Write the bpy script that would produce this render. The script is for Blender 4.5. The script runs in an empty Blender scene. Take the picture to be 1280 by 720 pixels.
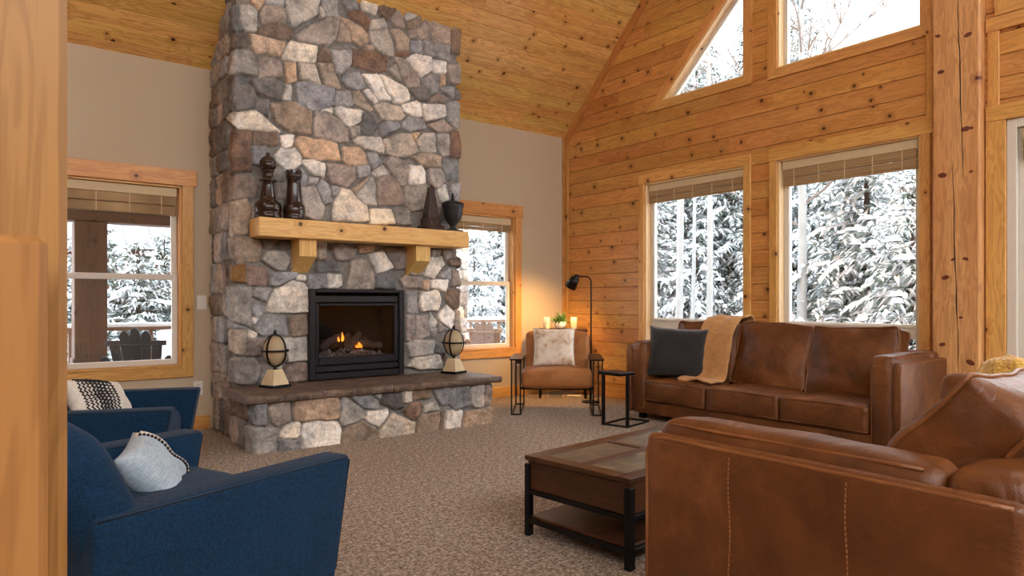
import bpy, bmesh, math, random
import numpy as np
from mathutils import Vector, Matrix, noise as mnoise
random.seed(7); rng = np.random.default_rng(11)
SC = bpy.context.scene
COL = SC.collection
PI = math.pi

# ------------------------------------------------------------------ camera geometry
H = 1.10                      # eye height
F = 853.333                   # 24 mm lens on a 36 mm sensor, 1280 px wide
HX, HY = 640.0, 376.0         # principal column, horizon row
YAW = math.radians(37.5)
SN, CS = math.sin(YAW), math.cos(YAW)
def ray(px, py):
    a = (px - HX) / F
    return Vector((SN + CS * a, CS - SN * a, (HY - py) / F))
def atX(px, py, X):
    d = ray(px, py); return Vector((0, 0, H)) + d * (X / d.x)
def atY(px, py, Y):
    d = ray(px, py); return Vector((0, 0, H)) + d * (Y / d.y)
def atZ(px, py, Z):
    d = ray(px, py); return Vector((0, 0, H)) + d * ((Z - H) / d.z)

cam = bpy.data.cameras.new('camera'); cam.lens = 24; cam.sensor_width = 36; cam.sensor_fit = 'HORIZONTAL'
cam.shift_y = 16 / 1280; cam.clip_start = 0.02; cam.clip_end = 300
co = bpy.data.objects.new('camera', cam); COL.objects.link(co)
co.location = (0, 0, H); co.rotation_euler = (PI / 2, 0, -YAW); SC.camera = co

# ------------------------------------------------------------------ materials
def lin(c):
    r = []
    for v in c[:3]:
        v = v / 255.0
        r.append(v / 12.92 if v <= 0.04045 else ((v + 0.055) / 1.055) ** 2.4)
    return (r[0], r[1], r[2], 1.0)
class NT:
    def __init__(s, name):
        s.m = bpy.data.materials.new(name); s.m.use_nodes = True
        s.t = s.m.node_tree; s.t.nodes.clear()
        s.out = s.n('ShaderNodeOutputMaterial')
    def n(s, typ, **kw):
        nd = s.t.nodes.new(typ)
        for k, v in kw.items():
            if k.startswith('i_'):
                key = k[2:]
                key = int(key) if key.isdigit() else key
                s.set(nd.inputs[key], v)
            else: setattr(nd, k, v)
        return nd
    def set(s, inp, v):
        if hasattr(v, 'is_output'): s.t.links.new(v, inp)
        else: inp.default_value = v
    def math(s, op, a, b=None, c=None, clamp=False):
        nd = s.n('ShaderNodeMath', operation=op); nd.use_clamp = clamp
        s.set(nd.inputs[0], a)
        if b is not None: s.set(nd.inputs[1], b)
        if c is not None: s.set(nd.inputs[2], c)
        return nd.outputs[0]
    def vmath(s, op, a, b=None, out=0):
        nd = s.n('ShaderNodeVectorMath', operation=op)
        s.set(nd.inputs[0], a)
        if b is not None:
            s.set(nd.inputs[3 if op == 'SCALE' else 1], b)
        return nd.outputs[out]
    def mix(s, f, a, b, mode='MIX'):
        nd = s.n('ShaderNodeMix', data_type='RGBA', blend_type=mode)
        s.set(nd.inputs[0], f); s.set(nd.inputs[6], a); s.set(nd.inputs[7], b)
        return nd.outputs[2]
    def noise(s, v, scale=5, detail=3, rough=0.5, dist=0.0, col=False):
        nd = s.n('ShaderNodeTexNoise'); s.set(nd.inputs['Vector'], v)
        nd.inputs['Scale'].default_value = scale; nd.inputs['Detail'].default_value = detail
        nd.inputs['Roughness'].default_value = rough; nd.inputs['Distortion'].default_value = dist
        return nd.outputs[1 if col else 0]
    def ss(s, x, lo, hi, a=0.0, b=1.0):
        nd = s.n('ShaderNodeMapRange', interpolation_type='SMOOTHSTEP')
        s.set(nd.inputs[0], x); s.set(nd.inputs[1], lo); s.set(nd.inputs[2], hi)
        nd.inputs[3].default_value = a; nd.inputs[4].default_value = b
        return nd.outputs[0]
    def ramp(s, x, stops):
        nd = s.n('ShaderNodeValToRGB'); cr = nd.color_ramp
        while len(cr.elements) < len(stops): cr.elements.new(0.5)
        for e, (p, c) in zip(cr.elements, stops): e.position = p; e.color = c
        s.set(nd.inputs[0], x); return nd.outputs[0]
    def bump(s, h, strength=0.3, dist=0.01, normal=None):
        nd = s.n('ShaderNodeBump'); nd.inputs['Strength'].default_value = strength
        nd.inputs['Distance'].default_value = dist; s.set(nd.inputs['Height'], h)
        if normal is not None: s.set(nd.inputs['Normal'], normal)
        return nd.outputs[0]
    def pbsdf(s, base, rough=0.5, normal=None, metallic=0.0, spec=0.5, sheen=0.0, coat=0.0):
        nd = s.n('ShaderNodeBsdfPrincipled')
        s.set(nd.inputs['Base Color'], base); s.set(nd.inputs['Roughness'], rough)
        nd.inputs['Metallic'].default_value = metallic; nd.inputs['Specular IOR Level'].default_value = spec
        nd.inputs['Sheen Weight'].default_value = sheen; nd.inputs['Coat Weight'].default_value = coat
        if normal is not None: s.set(nd.inputs['Normal'], normal)
        s.t.links.new(nd.outputs[0], s.out.inputs[0]); return nd
    def obj(s): return s.n('ShaderNodeTexCoord').outputs['Object']
    def attr(s, name, out='Color'): return s.n('ShaderNodeAttribute', attribute_name=name).outputs[out]

def wood_mat(name, light, mid, dark, knot=(48, 22, 10), knots=1.0, rough=0.42, streak=0.5, tint=0.16, coat=0.0, fine=0.25):
    t = NT(name)
    g = t.attr('gc', 'Vector'); rnd = t.attr('rnd', 'Fac')
    off = t.n('ShaderNodeCombineXYZ'); t.set(off.inputs[0], t.math('MULTIPLY', rnd, 91.3)); t.set(off.inputs[1], t.math('MULTIPLY', rnd, 57.7)); t.set(off.inputs[2], t.math('MULTIPLY', rnd, 23.1))
    p = t.vmath('ADD', g, off.outputs[0])
    # knots
    sp = t.n('ShaderNodeSeparateXYZ'); t.set(sp.inputs[0], p)
    c2 = t.n('ShaderNodeCombineXYZ'); t.set(c2.inputs[0], t.math('MULTIPLY', sp.outputs[0], 2.6)); t.set(c2.inputs[1], t.math('MULTIPLY', t.math('ADD', sp.outputs[1], sp.outputs[2]), 8.0))
    vo = t.n('ShaderNodeTexVoronoi', voronoi_dimensions='2D', feature='F1'); t.set(vo.inputs['Vector'], c2.outputs[0]); vo.inputs['Scale'].default_value = 1.0; vo.inputs['Randomness'].default_value = 0.9
    dv = t.vmath('SUBTRACT', c2.outputs[0], vo.outputs['Position'])
    dv = t.vmath('MULTIPLY', dv, (1 / 2.6, 1 / 8.0, 0.0))
    dl = t.vmath('LENGTH', dv, out=1)
    wob = t.noise(p, 60, 2)
    dl = t.math('ADD', dl, t.math('MULTIPLY', t.math('SUBTRACT', wob, 0.5), 0.010))
    vc = t.n('ShaderNodeSeparateColor'); t.set(vc.inputs[0], vo.outputs['Color'])
    on = t.math('GREATER_THAN', vc.outputs[0], 1.0 - 0.55 * knots)
    rad = t.math('MULTIPLY_ADD', vc.outputs[1], 0.014, 0.007)
    kin = t.math('SUBTRACT', 1.0, t.ss(t.math('DIVIDE', dl, rad), 0.55, 1.15))
    kin = t.math('MULTIPLY', kin, on)
    halo = t.math('MULTIPLY', t.math('SUBTRACT', 1.0, t.ss(t.math('DIVIDE', dl, rad), 0.8, 4.0)), on)
    # grain
    gv = t.vmath('MULTIPLY', p, (0.9, 11.0, 11.0))
    dvec = t.vmath('SCALE', t.noise(t.vmath('MULTIPLY', p, (1.3, 5.0, 5.0)), 1.0, 2, col=True), 1.2)
    gv = t.vmath('ADD', gv, dvec)
    n1 = t.noise(gv, 1.6, 3, 0.55, 0.3)
    ring = t.math('SINE', t.math('MULTIPLY', t.math('ADD', n1, t.math('MULTIPLY', halo, 0.12)), 46.0))
    ring = t.math('MULTIPLY_ADD', ring, 0.5, 0.5)
    n2 = t.noise(t.vmath('MULTIPLY', p, (3.0, 160.0, 160.0)), 1.0, 3, 0.6)
    n3 = t.noise(t.vmath('MULTIPLY', p, (0.5, 5.0, 5.0)), 1.0, 2, 0.5)
    base = t.ramp(n3, [(0.25, lin(mid)), (0.7, lin(light))])
    base = t.mix(t.math('MULTIPLY', t.ss(ring, 0.25, 1.0), 0.34), base, lin(dark))
    base = t.mix(t.math('MULTIPLY', t.ss(n2, 0.45, 0.75), fine), base, lin(dark))
    st = t.ss(t.noise(t.vmath('MULTIPLY', p, (0.35, 7.0, 7.0)), 1.3, 3, 0.6), 0.60, 0.74)
    base = t.mix(t.math('MULTIPLY', st, streak), base, lin(dark))
    base = t.mix(t.math('MULTIPLY', halo, 0.45), base, lin(dark))
    base = t.mix(t.math('MULTIPLY', kin, 0.92), base, lin(knot))
    hsv = t.n('ShaderNodeHueSaturation'); t.set(hsv.inputs['Color'], base)
    t.set(hsv.inputs['Value'], t.math('MULTIPLY_ADD', t.math('SUBTRACT', t.math('FRACT', t.math('MULTIPLY', rnd, 7.13)), 0.5), tint * 2, 1.0))
    t.set(hsv.inputs['Hue'], t.math('MULTIPLY_ADD', t.math('SUBTRACT', t.math('FRACT', t.math('MULTIPLY', rnd, 13.7)), 0.5), 0.018, 0.5))
    b = t.bump(t.math('ADD', t.math('MULTIPLY', ring, 0.5), n2), 0.12, 0.002)
    t.pbsdf(hsv.outputs[0], rough, b, coat=coat, spec=0.4)
    return t.m

def leather_mat(name, base, dark, light, rough=0.42):
    t = NT(name); o = t.obj()
    n = t.noise(o, 3.2, 5, 0.62, 0.4); n2 = t.noise(o, 22, 4, 0.6)
    c = t.ramp(n, [(0.28, lin(dark)), (0.52, lin(base)), (0.78, lin(light))])
    c = t.mix(t.math('MULTIPLY', t.ss(n2, 0.5, 0.8), 0.3), c, lin(dark))
    sc = t.noise(t.vmath('MULTIPLY', o, (9, 9, 40)), 1, 3, 0.7, 1.5)
    c = t.mix(t.math('MULTIPLY', t.ss(sc, 0.60, 0.72), 0.28), c, lin(light))
    vo = t.n('ShaderNodeTexVoronoi'); t.set(vo.inputs['Vector'], o); vo.inputs['Scale'].default_value = 330
    wr = t.noise(o, 7, 3, 0.55, 1.2)
    h = t.math('ADD', t.math('MULTIPLY', wr, 1.6), t.math('MULTIPLY', vo.outputs['Distance'], 0.10))
    t.pbsdf(c, t.math('MULTIPLY_ADD', n2, 0.2, rough - 0.1), t.bump(h, 0.35, 0.02), spec=0.45)
    return t.m
def fabric_mat(name, base, dark, scale=260, sheen=0.15, rough=0.9, var=0.35):
    t = NT(name); o = t.obj()
    a = t.noise(t.vmath('MULTIPLY', o, (1, 1, .14)), scale, 2, .6); b = t.noise(t.vmath('MULTIPLY', o, (.14, .14, 1)), scale, 2, .6)
    m = t.math('MULTIPLY', t.math('ADD', a, b), .5)
    big = t.noise(o, 6, 3)
    f = t.math('ADD', t.ss(m, .35, .65), t.math('MULTIPLY', t.math('SUBTRACT', big, .5), var), clamp=True)
    c = t.mix(f, lin(dark), lin(base))
    t.pbsdf(c, rough, t.bump(m, .35, .003), sheen=sheen, spec=.2); return t.m
def plain(name, c, rough=.5, metallic=0., var=.12, scale=8, bump=.1, spec=.5, sheen=0., coat=0.):
    t = NT(name); o = t.obj(); n = t.noise(o, scale, 4, .6)
    c0 = lin(c); d = tuple(v * (1 - var) for v in c0[:3]) + (1,); l = tuple(min(1, v * (1 + var)) for v in c0[:3]) + (1,)
    t.pbsdf(t.mix(n, d, l), rough, t.bump(t.noise(o, scale * 12, 3), bump, .002), metallic, spec, sheen, coat); return t.m
def attr_mat(name, rough=.7, bump=.4, bscale=60, spec=.3):
    t = NT(name); o = t.obj(); c = t.attr('Col')
    n = t.noise(o, bscale, 5, .65)
    c = t.mix(.5, c, t.mix(n, (.25, .25, .25, 1), (1.4, 1.4, 1.4, 1)), 'MULTIPLY') if False else c
    hs = t.n('ShaderNodeHueSaturation'); t.set(hs.inputs['Color'], c); t.set(hs.inputs['Value'], t.math('MULTIPLY_ADD', t.math('SUBTRACT', n, .5), 1.5, 1.05))
    t.pbsdf(hs.outputs[0], rough, t.bump(n, bump, .006), spec=spec); return t.m
def glass_mat(name, refl=.8, tint=(1, 1, 1)):
    t = NT(name)
    tr = t.n('ShaderNodeBsdfTransparent'); tr.inputs[0].default_value = (*tint, 1)
    gl = t.n('ShaderNodeBsdfGlossy'); gl.inputs['Roughness'].default_value = 0.0
    fr = t.n('ShaderNodeFresnel'); fr.inputs[0].default_value = 1.45
    mx = t.n('ShaderNodeMixShader'); t.set(mx.inputs[0], t.math('MULTIPLY', fr.outputs[0], refl))
    t.t.links.new(tr.outputs[0], mx.inputs[1]); t.t.links.new(gl.outputs[0], mx.inputs[2]); t.t.links.new(mx.outputs[0], t.out.inputs[0]); return t.m
def emit_mat(name, c, strength):
    t = NT(name); o = t.obj()
    e = t.n('ShaderNodeEmission'); e.inputs[1].default_value = strength
    t.set(e.inputs[0], t.mix(t.noise(o, 14, 3), lin(c), tuple(list(lin((255, 150, 50)))))); t.t.links.new(e.outputs[0], t.out.inputs[0]); return t.m

M = {}
M['wall_wood'] = wood_mat('knotty_pine_wall', (218, 164, 92), (196, 136, 68), (138, 84, 36), knots=1.0, streak=.3, tint=.10, rough=.38)
M['ceil_wood'] = wood_mat('knotty_pine_ceiling', (232, 190, 116), (212, 162, 88), (146, 92, 40), knots=.75, streak=.35, tint=.09, rough=.27)
M['trim_wood'] = wood_mat('pine_trim', (226, 176, 104), (208, 152, 80), (164, 104, 48), knots=.5, streak=.25, tint=.06, rough=.4)
M['mantel_wood'] = wood_mat('mantel_pine', (236, 198, 130), (222, 178, 104), (184, 130, 62), knots=.35, streak=.15, tint=.04, rough=.5, fine=.15)
M['post_wood'] = wood_mat('old_post_pine', (224, 180, 116), (206, 154, 92), (140, 92, 50), knots=.6, streak=.4, tint=.04, rough=.5, knot=(92, 40, 20))
M['newel_wood'] = wood_mat('newel_pine', (164, 124, 68), (152, 110, 54), (118, 80, 34), knots=.12, streak=.12, tint=.03, rough=.45)
M['table_wood'] = wood_mat('walnut_stain', (84, 50, 28), (64, 36, 20), (30, 16, 9), knots=.2, streak=.4, tint=.08, rough=.38)
M['dark_turned'] = wood_mat('espresso_turned_wood', (56, 38, 30), (42, 27, 21), (22, 14, 11), knots=0, streak=.3, tint=.05, rough=.25, coat=.3)
M['porch_wood'] = wood_mat('brown_porch_timber', (98, 74, 62), (80, 60, 50), (52, 38, 32), knots=.2, tint=.1, rough=.8)
M['deck_wood'] = wood_mat('weathered_deck', (150, 126, 108), (130, 106, 88), (92, 72, 58), knots=.2, tint=.15, rough=.85)
M['leather'] = leather_mat('saddle_leather', (104, 60, 26), (68, 36, 14), (142, 92, 50))
M['leather_edge'] = leather_mat('worn_leather_edge', (128, 80, 42), (98, 57, 26), (160, 110, 70))
M['chair_leather'] = leather_mat('tan_suede', (160, 104, 52), (134, 80, 36), (180, 126, 74), rough=.65)
M['stitch'] = plain('stitch_thread', (138, 94, 56), .8)
M['blue'] = fabric_mat('navy_linen', (17, 56, 88), (6, 29, 49), 520, .05)
M['blue_edge'] = fabric_mat('navy_linen_welt', (12, 38, 62), (5, 19, 34), 300)
M['white_cloth'] = fabric_mat('white_cotton', (226, 222, 212), (196, 190, 178), 220, .1)
M['pale_blue_cloth'] = fabric_mat('pale_blue_cotton', (178, 194, 204), (146, 164, 178), 220, .1)
M['black_yarn'] = fabric_mat('black_yarn', (46, 48, 54), (22, 23, 27), 200, .1)
M['tan_throw'] = fabric_mat('camel_wool', (202, 156, 102), (176, 128, 78), 180, .2)
M['black_metal'] = plain('black_metal', (22, 21, 22), .42, .6, .2)
M['fire_black'] = plain('black_steel', (30, 31, 38), .38, .3, .15)
M['soot'] = plain('soot_black', (9, 9, 9), .9)
M['white_vinyl'] = plain('white_vinyl', (216, 212, 200), .5, 0, .05)
M['white_plastic'] = plain('white_plastic', (228, 226, 218), .4, 0, .03)
M['glass'] = glass_mat('window_glass')
M['fire_glass'] = glass_mat('firebox_glass', .55, (.86, .86, .88))
M['stone'] = attr_mat('field_stone')
M['jamb_wood'] = wood_mat('window_lit_jamb_pine', (244, 222, 176), (236, 206, 152), (206, 166, 108), knots=.3, streak=.15, tint=.04, rough=.5)  # jamb pine lightened to paint in the daylight from the windows
M['snow'] = plain('snow', (226, 231, 238), .9, 0, .05, 3, .3)
def needles(name, dark, mid, frost):
    t = NT(name); r = t.attr('rnd', 'Fac')
    t.pbsdf(t.ramp(r, [(.0, lin(dark)), (.28, lin(mid)), (.55, lin(frost)), (1.0, lin((226, 232, 238)))]), .9, spec=.1); return t.m
M['needles'] = needles('frosted_spruce_needles', (62, 78, 70), (120, 134, 128), (178, 188, 190))
M['needles2'] = needles('spruce_needles_dark', (52, 66, 58), (98, 112, 104), (160, 172, 172))
M['bark'] = plain('dark_bark', (74, 62, 54), .95, 0, .4, 12, .6)
M['aspen'] = plain('pale_aspen_bark', (146, 154, 158), .9, 0, .25, 6, .3)
M['twig'] = plain('bare_twig', (120, 116, 114), .95, 0, .3, 9, .2)
M['candle'] = plain('cream_wax', (232, 214, 178), .5, 0, .06, 8, .1)
M['ink'] = plain('brown_ink', (86, 62, 46), .7)
M['leaf'] = plain('fern_green', (62, 104, 40), .6, 0, .4, 30, .1)
M['pot'] = plain('white_ceramic', (232, 228, 220), .35, 0, .04)
M['black_plastic'] = plain('black_resin', (30, 30, 33), .6, 0, .2)
M['cream_wood'] = plain('distressed_cream', (206, 188, 150), .7, 0, .25, 14, .3)
M['orb'] = plain('aged_parchment_orb', (178, 160, 126), .55, 0, .22, 9, .15)
M['log'] = plain('charred_log', (92, 78, 68), .95, 0, .6, 16, .9)
M['ash'] = plain('ember_bed', (140, 130, 122), .95, 0, .7, 40, .9)
M['flame'] = emit_mat('flame', (255, 104, 14), .62)
M['ember'] = emit_mat('ember', (255, 84, 16), .5)
M['bulb'] = emit_mat('bulb', (255, 200, 120), 30.0)
M['metal_roof'] = plain('snowy_metal_roof', (150, 162, 178), .6, 0, .08)
M['roof_rib'] = plain('roof_rib', (92, 98, 108), .6)
M['books_a'] = plain('cream_book', (216, 204, 180), .7); M['books_b'] = plain('navy_book', (38, 46, 66), .7)
M['weather'] = plain('dark_weather_brown', (88, 62, 48), .8)

def carpet():
    t = NT('speckled_carpet'); o = t.obj()
    n = t.noise(o, 70, 3, .8); n2 = t.noise(o, 30, 2, .6); n3 = t.noise(o, 1.2, 3, .5)
    v = t.math('ADD', t.math('MULTIPLY', n, .75), t.math('MULTIPLY', n2, .25))
    c = t.ramp(v, [(.38, lin((76, 60, 49))), (.47, lin((140, 120, 101))), (.54, lin((182, 164, 144))), (.62, lin((222, 208, 190)))])
    c = t.mix(t.math('MULTIPLY', n3, .22), c, lin((130, 106, 90)))
    t.pbsdf(c, .97, t.bump(v, 1.0, .02), spec=.1, sheen=.1); return t.m
M['carpet'] = carpet()
def paint():
    t = NT('greige_paint'); o = t.obj()
    t.pbsdf(t.mix(t.noise(o, 2, 3), lin((190, 174, 148)), lin((196, 180, 154))), .75, t.bump(t.noise(o, 120, 3), .08, .003), spec=.3); return t.m
M['paint'] = paint()
def slate():
    t = NT('slate_tile'); o = t.obj()
    n = t.noise(o, 9, 5, .65, .8)
    c = t.ramp(n, [(.3, lin((58, 58, 54))), (.5, lin((92, 90, 80))), (.66, lin((120, 112, 92))), (.8, lin((112, 82, 56)))])
    t.pbsdf(c, .3, t.bump(n, .35, .01), spec=.5); return t.m
M['slate'] = slate()
def slab():
    t = NT('brown_flagstone'); o = t.obj()
    n = t.noise(o, 7, 6, .65, .6)
    c = t.ramp(n, [(.3, lin((66, 54, 46))), (.55, lin((104, 86, 74))), (.75, lin((140, 122, 106)))])
    t.pbsdf(c, .6, t.bump(t.noise(o, 24, 6, .7), .6, .012), spec=.4); return t.m
M['slab'] = slab()
def bamboo():
    t = NT('woven_bamboo'); o = t.obj(); g = t.attr('gc', 'Vector')
    s = t.n('ShaderNodeSeparateXYZ'); t.set(s.inputs[0], g)
    n = t.noise(t.vmath('MULTIPLY', g, (1.5, 120, 1)), 1, 3, .6)
    w = t.math('MULTIPLY_ADD', t.math('SINE', t.math('MULTIPLY', s.outputs[1], 900)), .5, .5)
    c = t.ramp(n, [(.3, lin((128, 100, 66))), (.6, lin((176, 150, 108))), (.8, lin((204, 182, 140)))])
    t.pbsdf(c, .7, t.bump(w, .3, .004)); return t.m
M['bamboo'] = bamboo(); M['bamboo_light'] = plain('pale_valance_slat', (206, 188, 150), .7, 0, .08, 20, .2)
def cowhide():
    t = NT('mottled_hide'); o = t.obj(); n = t.noise(o, 9, 4, .6, .5)
    c = t.ramp(n, [(.42, lin((232, 224, 210))), (.56, lin((214, 196, 170))), (.7, lin((166, 136, 100)))])
    t.pbsdf(c, .9, t.bump(t.noise(o, 90, 4), .4, .004), sheen=.3); return t.m
M['hide'] = cowhide()
def blackfur():
    t = NT('black_fur'); o = t.obj(); n = t.noise(t.vmath('MULTIPLY', o, (60, 60, 22)), 1, 4, .7, 1.0)
    t.pbsdf(t.mix(n, lin((4, 4, 5)), lin((24, 25, 28))), .75, t.bump(n, .8, .01), sheen=.3); return t.m
M['black_fur'] = blackfur()
def knit():
    t = NT('yellow_cable_knit'); o = t.obj()
    n = t.noise(o, 30, 2); v = t.n('ShaderNodeTexVoronoi'); t.set(v.inputs['Vector'], t.vmath('MULTIPLY', o, (1, 1, 1))); v.inputs['Scale'].default_value = 55
    t.pbsdf(t.mix(v.outputs['Distance'], lin((236, 196, 96)), lin((190, 140, 44))), .9, t.bump(v.outputs['Distance'], .8, -.01), sheen=.4); return t.m
M['knit'] = knit()

# ------------------------------------------------------------------ mesh builder
class MB:
    def __init__(s): s.v = []; s.f = []; s.gc = []; s.rnd = []; s.col = []; s.smooth = []
    def add(s, vs, fs, axis=0, rnd=0.0, col=(1, 1, 1), smooth=False, gc=None, org=(0, 0, 0)):
        o = len(s.v); vs = [tuple(v) for v in vs]
        s.v += vs
        for i, v in enumerate(vs):
            if gc is not None: s.gc.append(tuple(gc[i]))
            else:
                a = axis; s.gc.append((v[a] - org[a], v[(a + 1) % 3] - org[(a + 1) % 3], v[(a + 2) % 3] - org[(a + 2) % 3]))
        s.rnd += [rnd] * len(vs); s.col += [tuple(col)] * len(vs)
        s.f += [tuple(o + i for i in f) for f in fs]; s.smooth += [smooth] * len(fs)
    def box(s, c, size, bev=0.004, axis=0, rnd=None, rot=None, col=(1, 1, 1)):
        """chamfered box, centre c, full size"""
        if rnd is None: rnd = random.random()
        h = [x / 2 for x in size]; b = min(bev, *(x * .45 for x in h))
        idx = {}; vs = []
        for sx in (-1, 1):
            for sy in (-1, 1):
                for sz in (-1, 1):
                    for k in range(3):
                        p = [sx * (h[0] - b), sy * (h[1] - b), sz * (h[2] - b)]
                        p[k] = (sx, sy, sz)[k] * h[k]
                        idx[(sx, sy, sz, k)] = len(vs); vs.append(p)
        fs = []
        for k in range(3):
            a, c2 = [(1, 2), (2, 0), (0, 1)][k]
            for sg in (-1, 1):
                q = []
                for (s1, s2) in ((-1, -1), (1, -1), (1, 1), (-1, 1)):
                    t = [0, 0, 0]; t[k] = sg; t[a] = s1; t[c2] = s2; q.append(idx[(*t, k)])
                fs.append(q if sg > 0 else q[::-1])
        for k in range(3):      # edges along axis k
            a, c2 = [(1, 2), (2, 0), (0, 1)][k]
            for s1 in (-1, 1):
                for s2 in (-1, 1):
                    def I(sk, ff):
                        t = [0, 0, 0]; t[k] = sk; t[a] = s1; t[c2] = s2; return idx[(*t, ff)]
                    q = [I(-1, a), I(1, a), I(1, c2), I(-1, c2)]
                    fs.append(q if s1 * s2 < 0 else q[::-1])
        for sx in (-1, 1):
            for sy in (-1, 1):
                for sz in (-1, 1):
                    q = [idx[(sx, sy, sz, k)] for k in range(3)]
                    fs.append(q if sx * sy * sz > 0 else q[::-1])
        gc = [(p[axis] + c[axis] * .37, p[(axis + 1) % 3], p[(axis + 2) % 3]) for p in vs]
        if rot is not None: vs = [rot @ Vector(p) for p in vs]
        vs = [(p[0] + c[0], p[1] + c[1], p[2] + c[2]) for p in vs]
        s.add(vs, fs, rnd=rnd, gc=gc, col=col)
        return s
    def b2(s, lo, hi, bev=.004, axis=0, rnd=None, col=(1, 1, 1)):
        return s.box([(a + b) / 2 for a, b in zip(lo, hi)], [abs(b - a) for a, b in zip(lo, hi)], bev, axis, rnd, None, col)
    def bar(s, p, q, w, d=None, bev=.003, axis=2, rnd=None, up=(0, 0, 1)):
        """square bar from p to q"""
        p, q = Vector(p), Vector(q); d = d or w; z = (q - p); L = z.length; z.normalize()
        u = Vector(up)
        if abs(z.dot(u)) > .98: u = Vector((0, 1, 0))
        x = u.cross(z).normalized(); y = z.cross(x)
        R = Matrix((x, y, z)).transposed()
        return s.box((p + q) / 2, (w, d, L), bev, axis, rnd, R)
    def tube(s, pts, r, closed=False, n=8, rnd=0, cap=True):
        pts = [Vector(p) for p in pts]; N = len(pts); rr = r if hasattr(r, '__len__') else [r] * N
        vs = []; prev = None; L = 0; gc = []
        for i, p in enumerate(pts):
            a = pts[(i - 1) % N] if closed or i > 0 else pts[0]; b = pts[(i + 1) % N] if closed or i < N - 1 else pts[-1]
            t = (b - a); t = t.normalized() if t.length > 1e-9 else Vector((0, 0, 1))
            if prev is None:
                u = Vector((0, 0, 1)) if abs(t.z) < .9 else Vector((1, 0, 0)); x = u.cross(t).normalized()
            else: x = (prev - t * prev.dot(t)).normalized()
            prev = x; y = t.cross(x)
            if i: L += (p - pts[i - 1]).length
            for k in range(n):
                an = 2 * PI * k / n; vs.append(p + (x * math.cos(an) + y * math.sin(an)) * rr[i]); gc.append((L, math.cos(an) * rr[i], math.sin(an) * rr[i]))
        fs = []
        for i in range(N if closed else N - 1):
            j = (i + 1) % N
            for k in range(n): fs.append((i * n + k, i * n + (k + 1) % n, j * n + (k + 1) % n, j * n + k))
        if not closed and cap: fs.append(tuple(range(n))[::-1]); fs.append(tuple((N - 1) * n + k for k in range(n)))
        s.add(vs, fs, rnd=rnd, smooth=True, gc=gc); return s
    def lathe(s, prof, c=(0, 0, 0), n=32, rnd=0, smooth=True, sq=None):
        vs = []; gc = []
        for (r, z) in prof:
            for k in range(n):
                an = 2 * PI * (k + (.5 if sq else 0)) / n; vs.append((c[0] + r * math.cos(an), c[1] + r * math.sin(an), c[2] + z)); gc.append((z, r * math.cos(an), r * math.sin(an)))
        fs = []
        for i in range(len(prof) - 1):
            for k in range(n): fs.append((i * n + k, i * n + (k + 1) % n, (i + 1) * n + (k + 1) % n, (i + 1) * n + k))
        fs.append(tuple(range(n))[::-1]); fs.append(tuple((len(prof) - 1) * n + k for k in range(n)))
        s.add(vs, fs, rnd=rnd, smooth=smooth, gc=gc); return s
    def prism(s, poly, axis, lo, hi, rnd=0, gax=0):
        """poly: list of 2-D points in the two other axes (cyclic order), extruded along axis"""
        a, b = [(1, 2), (2, 0), (0, 1)][axis]; vs = []
        for e in (lo, hi):
            for (u, w) in poly:
                p = [0, 0, 0]; p[axis] = e; p[a] = u; p[b] = w; vs.append(p)
        n = len(poly); fs = [tuple(range(n))[::-1], tuple(range(n, 2 * n))]
        for i in range(n): fs.append((i, (i + 1) % n, n + (i + 1) % n, n + i))
        s.add(vs, fs, axis=gax, rnd=rnd); return s
    def build(s, name, mat, parent=None, loc=None, rotz=0, weld=False, shade=None):
        me = bpy.data.meshes.new(name); me.from_pydata(s.v, [], s.f)
        n = len(s.v)
        at = me.attributes.new('gc', 'FLOAT_VECTOR', 'POINT'); at.data.foreach_set('vector', np.array(s.gc, dtype=np.float32).ravel())
        at = me.attributes.new('rnd', 'FLOAT', 'POINT'); at.data.foreach_set('value', np.array(s.rnd, dtype=np.float32))
        if any(c != (1, 1, 1) for c in s.col):
            at = me.attributes.new('Col', 'FLOAT_COLOR', 'POINT'); at.data.foreach_set('color', np.array([(*c, 1) for c in s.col], dtype=np.float32).ravel())
        me.polygons.foreach_set('use_smooth', np.array(s.smooth if shade is None else [shade] * len(s.f), dtype=bool))
        if isinstance(mat, (list, tuple)):
            for m in mat: me.materials.append(m)
        else: me.materials.append(mat)
        me.update()
        if weld:
            bm = bmesh.new(); bm.from_mesh(me); bmesh.ops.remove_doubles(bm, verts=bm.verts, dist=1e-5); bmesh.ops.recalc_face_normals(bm, faces=bm.faces); bm.to_mesh(me); bm.free()
        o = bpy.data.objects.new(name, me); COL.objects.link(o)
        if parent is not None: o.parent = parent
        if loc is not None: o.location = loc
        if rotz: o.rotation_euler = (0, 0, rotz)
        return o
def tag(o, label=None, cat=None, group=None, kind=None):
    if label: o['label'] = label
    if cat: o['category'] = cat
    if group: o['group'] = group
    if kind: o['kind'] = kind
    return o
def thing(name, label, cat, loc=(0, 0, 0), rotz=0, group=None, kind=None):
    o = bpy.data.objects.new(name, None); COL.objects.link(o); o.location = loc; o.rotation_euler = (0, 0, rotz); o.empty_display_size = .1
    return tag(o, label, cat, group, kind)
def copy_tree(o, parent=None):
    c = o.copy(); COL.objects.link(c); c.parent = parent
    for ch in o.children: copy_tree(ch, c)
    return c

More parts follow.
